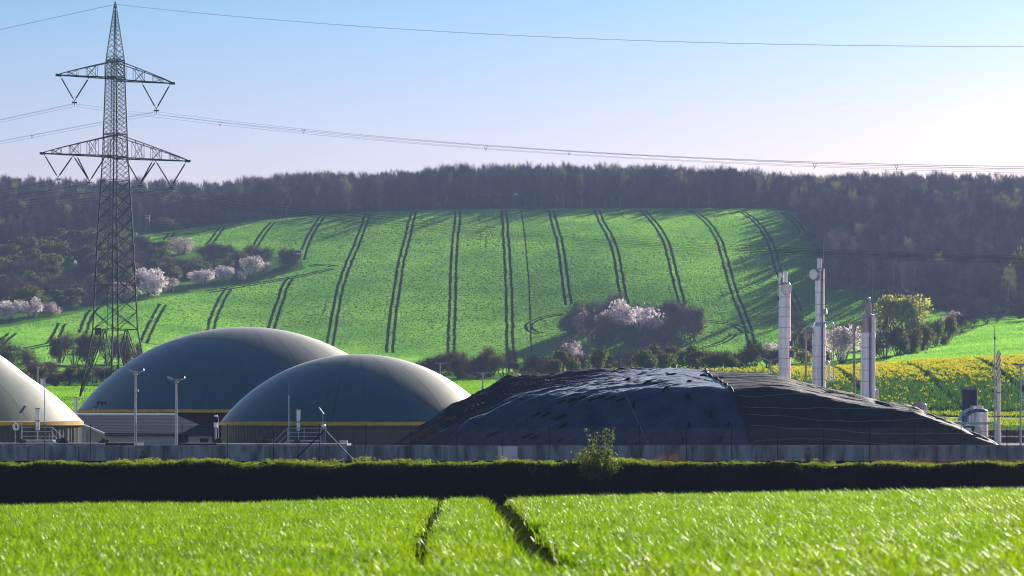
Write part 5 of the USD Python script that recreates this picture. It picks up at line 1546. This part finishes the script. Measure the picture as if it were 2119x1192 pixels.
# two dark conifers on the ridge
for px, w, lab in ((912, 5.0, 'dark conifer tip on the ridge skyline, right one'), (875, 3.2, 'small dark conifer tip on the ridge skyline, left one')):
    g = np.array([(px - CX) * 1000 / F, 1000, height((px - CX) * .2, 1000.)])
    t = thing('conifer_tree', g, lab, 'tree')
    top = W(px, 343 if w > 4 else 350, 1000)[2]
    part(t, 'trunk', MB().tube([g, [g[0], g[1], top]], [.25, .03], 6), M['bark'])
    r2 = rng(int(px)); m = 420
    f_ = r2.random(m) ** .7
    z = top - f_ * 9; a = r2.uniform(0, 6.28, m); q = f_ * w * r2.uniform(.3, 1, m)
    c = np.c_[g[0] + 0 * q, g[1] + 0 * q, z]
    d = np.c_[np.cos(a) * q, np.sin(a) * q, -.35 * q]
    part(t, 'crown', slivers(c, d, np.linalg.norm(d, axis=1), .16, r2), M['bank_grass'])


# hunting stands
def stand(px, ytop, ybase, label, Y=None, w=2.0, hcab=2.0):
    g = ground_at(px, ybase)[0] if Y is None else np.array([(px - CX) * Y / F, Y, height((px - CX) * Y / F, Y)])
    t = thing('hunting_stand', g, label, 'hunting stand')
    top = EYE + (HZ - ytop) * g[1] / F
    c = np.array([g[0], g[1], top - hcab / 2])
    for dx in (-.5, .5):
        for dy in (-.5, .5):
            part(t, 'leg', MB().bar([g[0] + dx * w * 1.2, g[1] + dy * w * 1.2, g[2] - .3], [c[0] + dx * w * .85, c[1] + dy * w * .85, c[2] - hcab / 2], .10), M['bark'])
    cb = part(t, 'cabin', MB().box(c, (w, w, hcab)), M['dark_metal'])
    part(cb, 'roof', MB().box(c + [0, 0, hcab / 2 + .09], (w * 1.25, w * 1.3, .16)), M['galv'])
    part(cb, 'window', MB().box(c + [0, -w / 2 - .02, .25], (w * .8, .05, .5)), M['galv'])
    part(t, 'ladder', MB().bar([g[0] + .3, g[1] - w * 1.5, g[2]], [c[0] + .3, c[1] - w * .5, c[2] - hcab / 2], .08).bar([g[0] - .3, g[1] - w * 1.5, g[2]], [c[0] - .3, c[1] - w * .5, c[2] - hcab / 2], .08), M['bark'])


stand(618, 519, 556, 'hunting stand with white roof at the right end of the left thicket', w=1.9, hcab=2.6)
stand(305, 447, 484, 'hunting stand at the wood edge above the upper left corner of the field', w=1.6, hcab=2.0)
stand(277, 483, 505, 'low hunting stand just right of the pylon shaft', w=1.9, hcab=1.4)
stand(1067, 401, 433, 'dark hunting stand in front of the ridge wood near the picture centre', w=1.5, hcab=1.3)

# ------------------------------------------------------------------ bush and weeds on the bank
r_ = rng(90)
bp0 = np.array([(1234 - CX) * 126.2 / F, 126.2, 0]); bp0[2] = rough_bank(np.array([bp0[0]]), np.array([bp0[1]]))[0] - .5
t = thing('bank_bush', bp0, 'green leafy bush growing on the dark bank in front of the fence', 'bush')
stm = MB(); lc = []
for k in range(46):
    a = r_.uniform(0, 6.28); el = r_.uniform(.25, 1.35) if k > 7 else r_.uniform(1.15, 1.5)
    L = r_.uniform(1.2, 1.75) if k > 7 else r_.uniform(2.4, 3.0)
    d = np.array([math.cos(a) * math.cos(el), math.sin(a) * math.cos(el), math.sin(el)])
    b = bp0 + np.array([r_.normal(0, .15), r_.normal(0, .15), .2 + r_.uniform(0, .5)])
    e = b + d * L; m = (b + e) / 2 + r_.normal(0, .08, 3) + [0, 0, .12]
    stm.tube([b, m, e], [.018, .012, .004], 4, False)
    for j in range(130 if k > 7 else 70):
        tt = r_.uniform(.3, 1) if k > 7 else r_.uniform(.2, 1)
        q = b * (1 - tt) ** 2 + 2 * m * tt * (1 - tt) + e * tt ** 2
        lc.append(q + r_.normal(0, .14 if k > 7 else .055, 3))
part(t, 'stems', stm, M['bark'])
part(t, 'crown', leaves(np.array(lc), .058, r_), M['shrub_leaf'])


def weed(px, py, w, h, mat, label, n=220, cat='weed', leaf=.05, name='green_weed', Yw=129.2):
    r = rng(int(px * 3 + py)); s = Yw / F
    g = np.array([(px - CX) * s, Yw, rough_bank(np.array([(px - CX) * s]), np.array([Yw]))[0]])
    t = thing(name, g, label, cat)
    if name == 'green_weed':
        st = MB()
        for k in range(9):
            a = r.uniform(0, 6.28)
            st.tube([g, g + [math.cos(a) * w * s * .3, math.sin(a) * .2, h * s * r.uniform(.5, .9)]], .008, 3)
        part(t, 'stems', st, M['bark'])
        c = g + np.c_[r.normal(0, w * s * .25, n), r.normal(0, .2, n), h * s * np.abs(r.normal(.4, .28, n))]
        part(t, 'leaves', leaves(c, leaf, r), mat)
    else:
        c = g + np.c_[r.normal(0, w * s * .3, n), r.normal(0, .15, n), 0 * np.arange(n)]
        d = np.c_[r.normal(0, .22, n), r.normal(0, .2, n), np.ones(n)]
        part(t, 'stalks', slivers(c, d, h * s * r.uniform(.4, 1, n), .010, r), mat)


weed(757, 951, 52, 20, M['lit_grass'], 'largest leafy green weed below the wall, right of the fence brace', 420)
weed(692, 951, 36, 13, M['lit_grass'], 'leafy green weed at the foot of the braced fence post, right side', 220)
weed(650, 951, 30, 12, M['lit_grass'], 'leafy green weed between the two fence braces, left side', 180)
weed(296, 951, 14, 22, M['bank_grass'], 'small dark green weed against the wall at the left', 120, Yw=132)
weed(1672, 951, 14, 32, M['bank_grass'], 'small thin green weed against the wall at the right', 120, Yw=132)
for px, w, h, lab in ((1383, 50, 28, 'tall reddish dry grass clump right of the bank bush'), (1615, 26, 12, 'small dry grass clump left of the far right fence bays'), (1850, 60, 16, 'wide dry reddish weed clump under the right netting'), (1905, 44, 20, 'taller dry reddish weed under the right end of the heap'),
                      (1965, 60, 20, 'dry reddish weed near the overhead pipe'), (2040, 70, 18, 'dry reddish weed in front of the spiral chimney'), (2100, 40, 14, 'dry reddish weed at the right edge')):
    weed(px, 951, w, h, M['dry'], lab, 200, 'dry grass', name='dry_grass')

# ------------------------------------------------------------------ air
hb = MB().box((0, 700, 50), (2400, 1700, 150))
haze = usdkit.material(stage, LK + 'thin_haze', {'v': ('principled_volume', {'color': (.46, .62, 1.0), 'density': .00011, 'anisotropy': .2})}, [], volume='v.volume')
HAZE_TOP = 108.0
hv = MB().box((0, 1560, (HAZE_TOP - 4.0) / 2), (3000, 3440, HAZE_TOP + 4.0))
single('haze', hv, haze, kind='stuff', label='thin pale blue air haze over the whole valley', cat='haze')
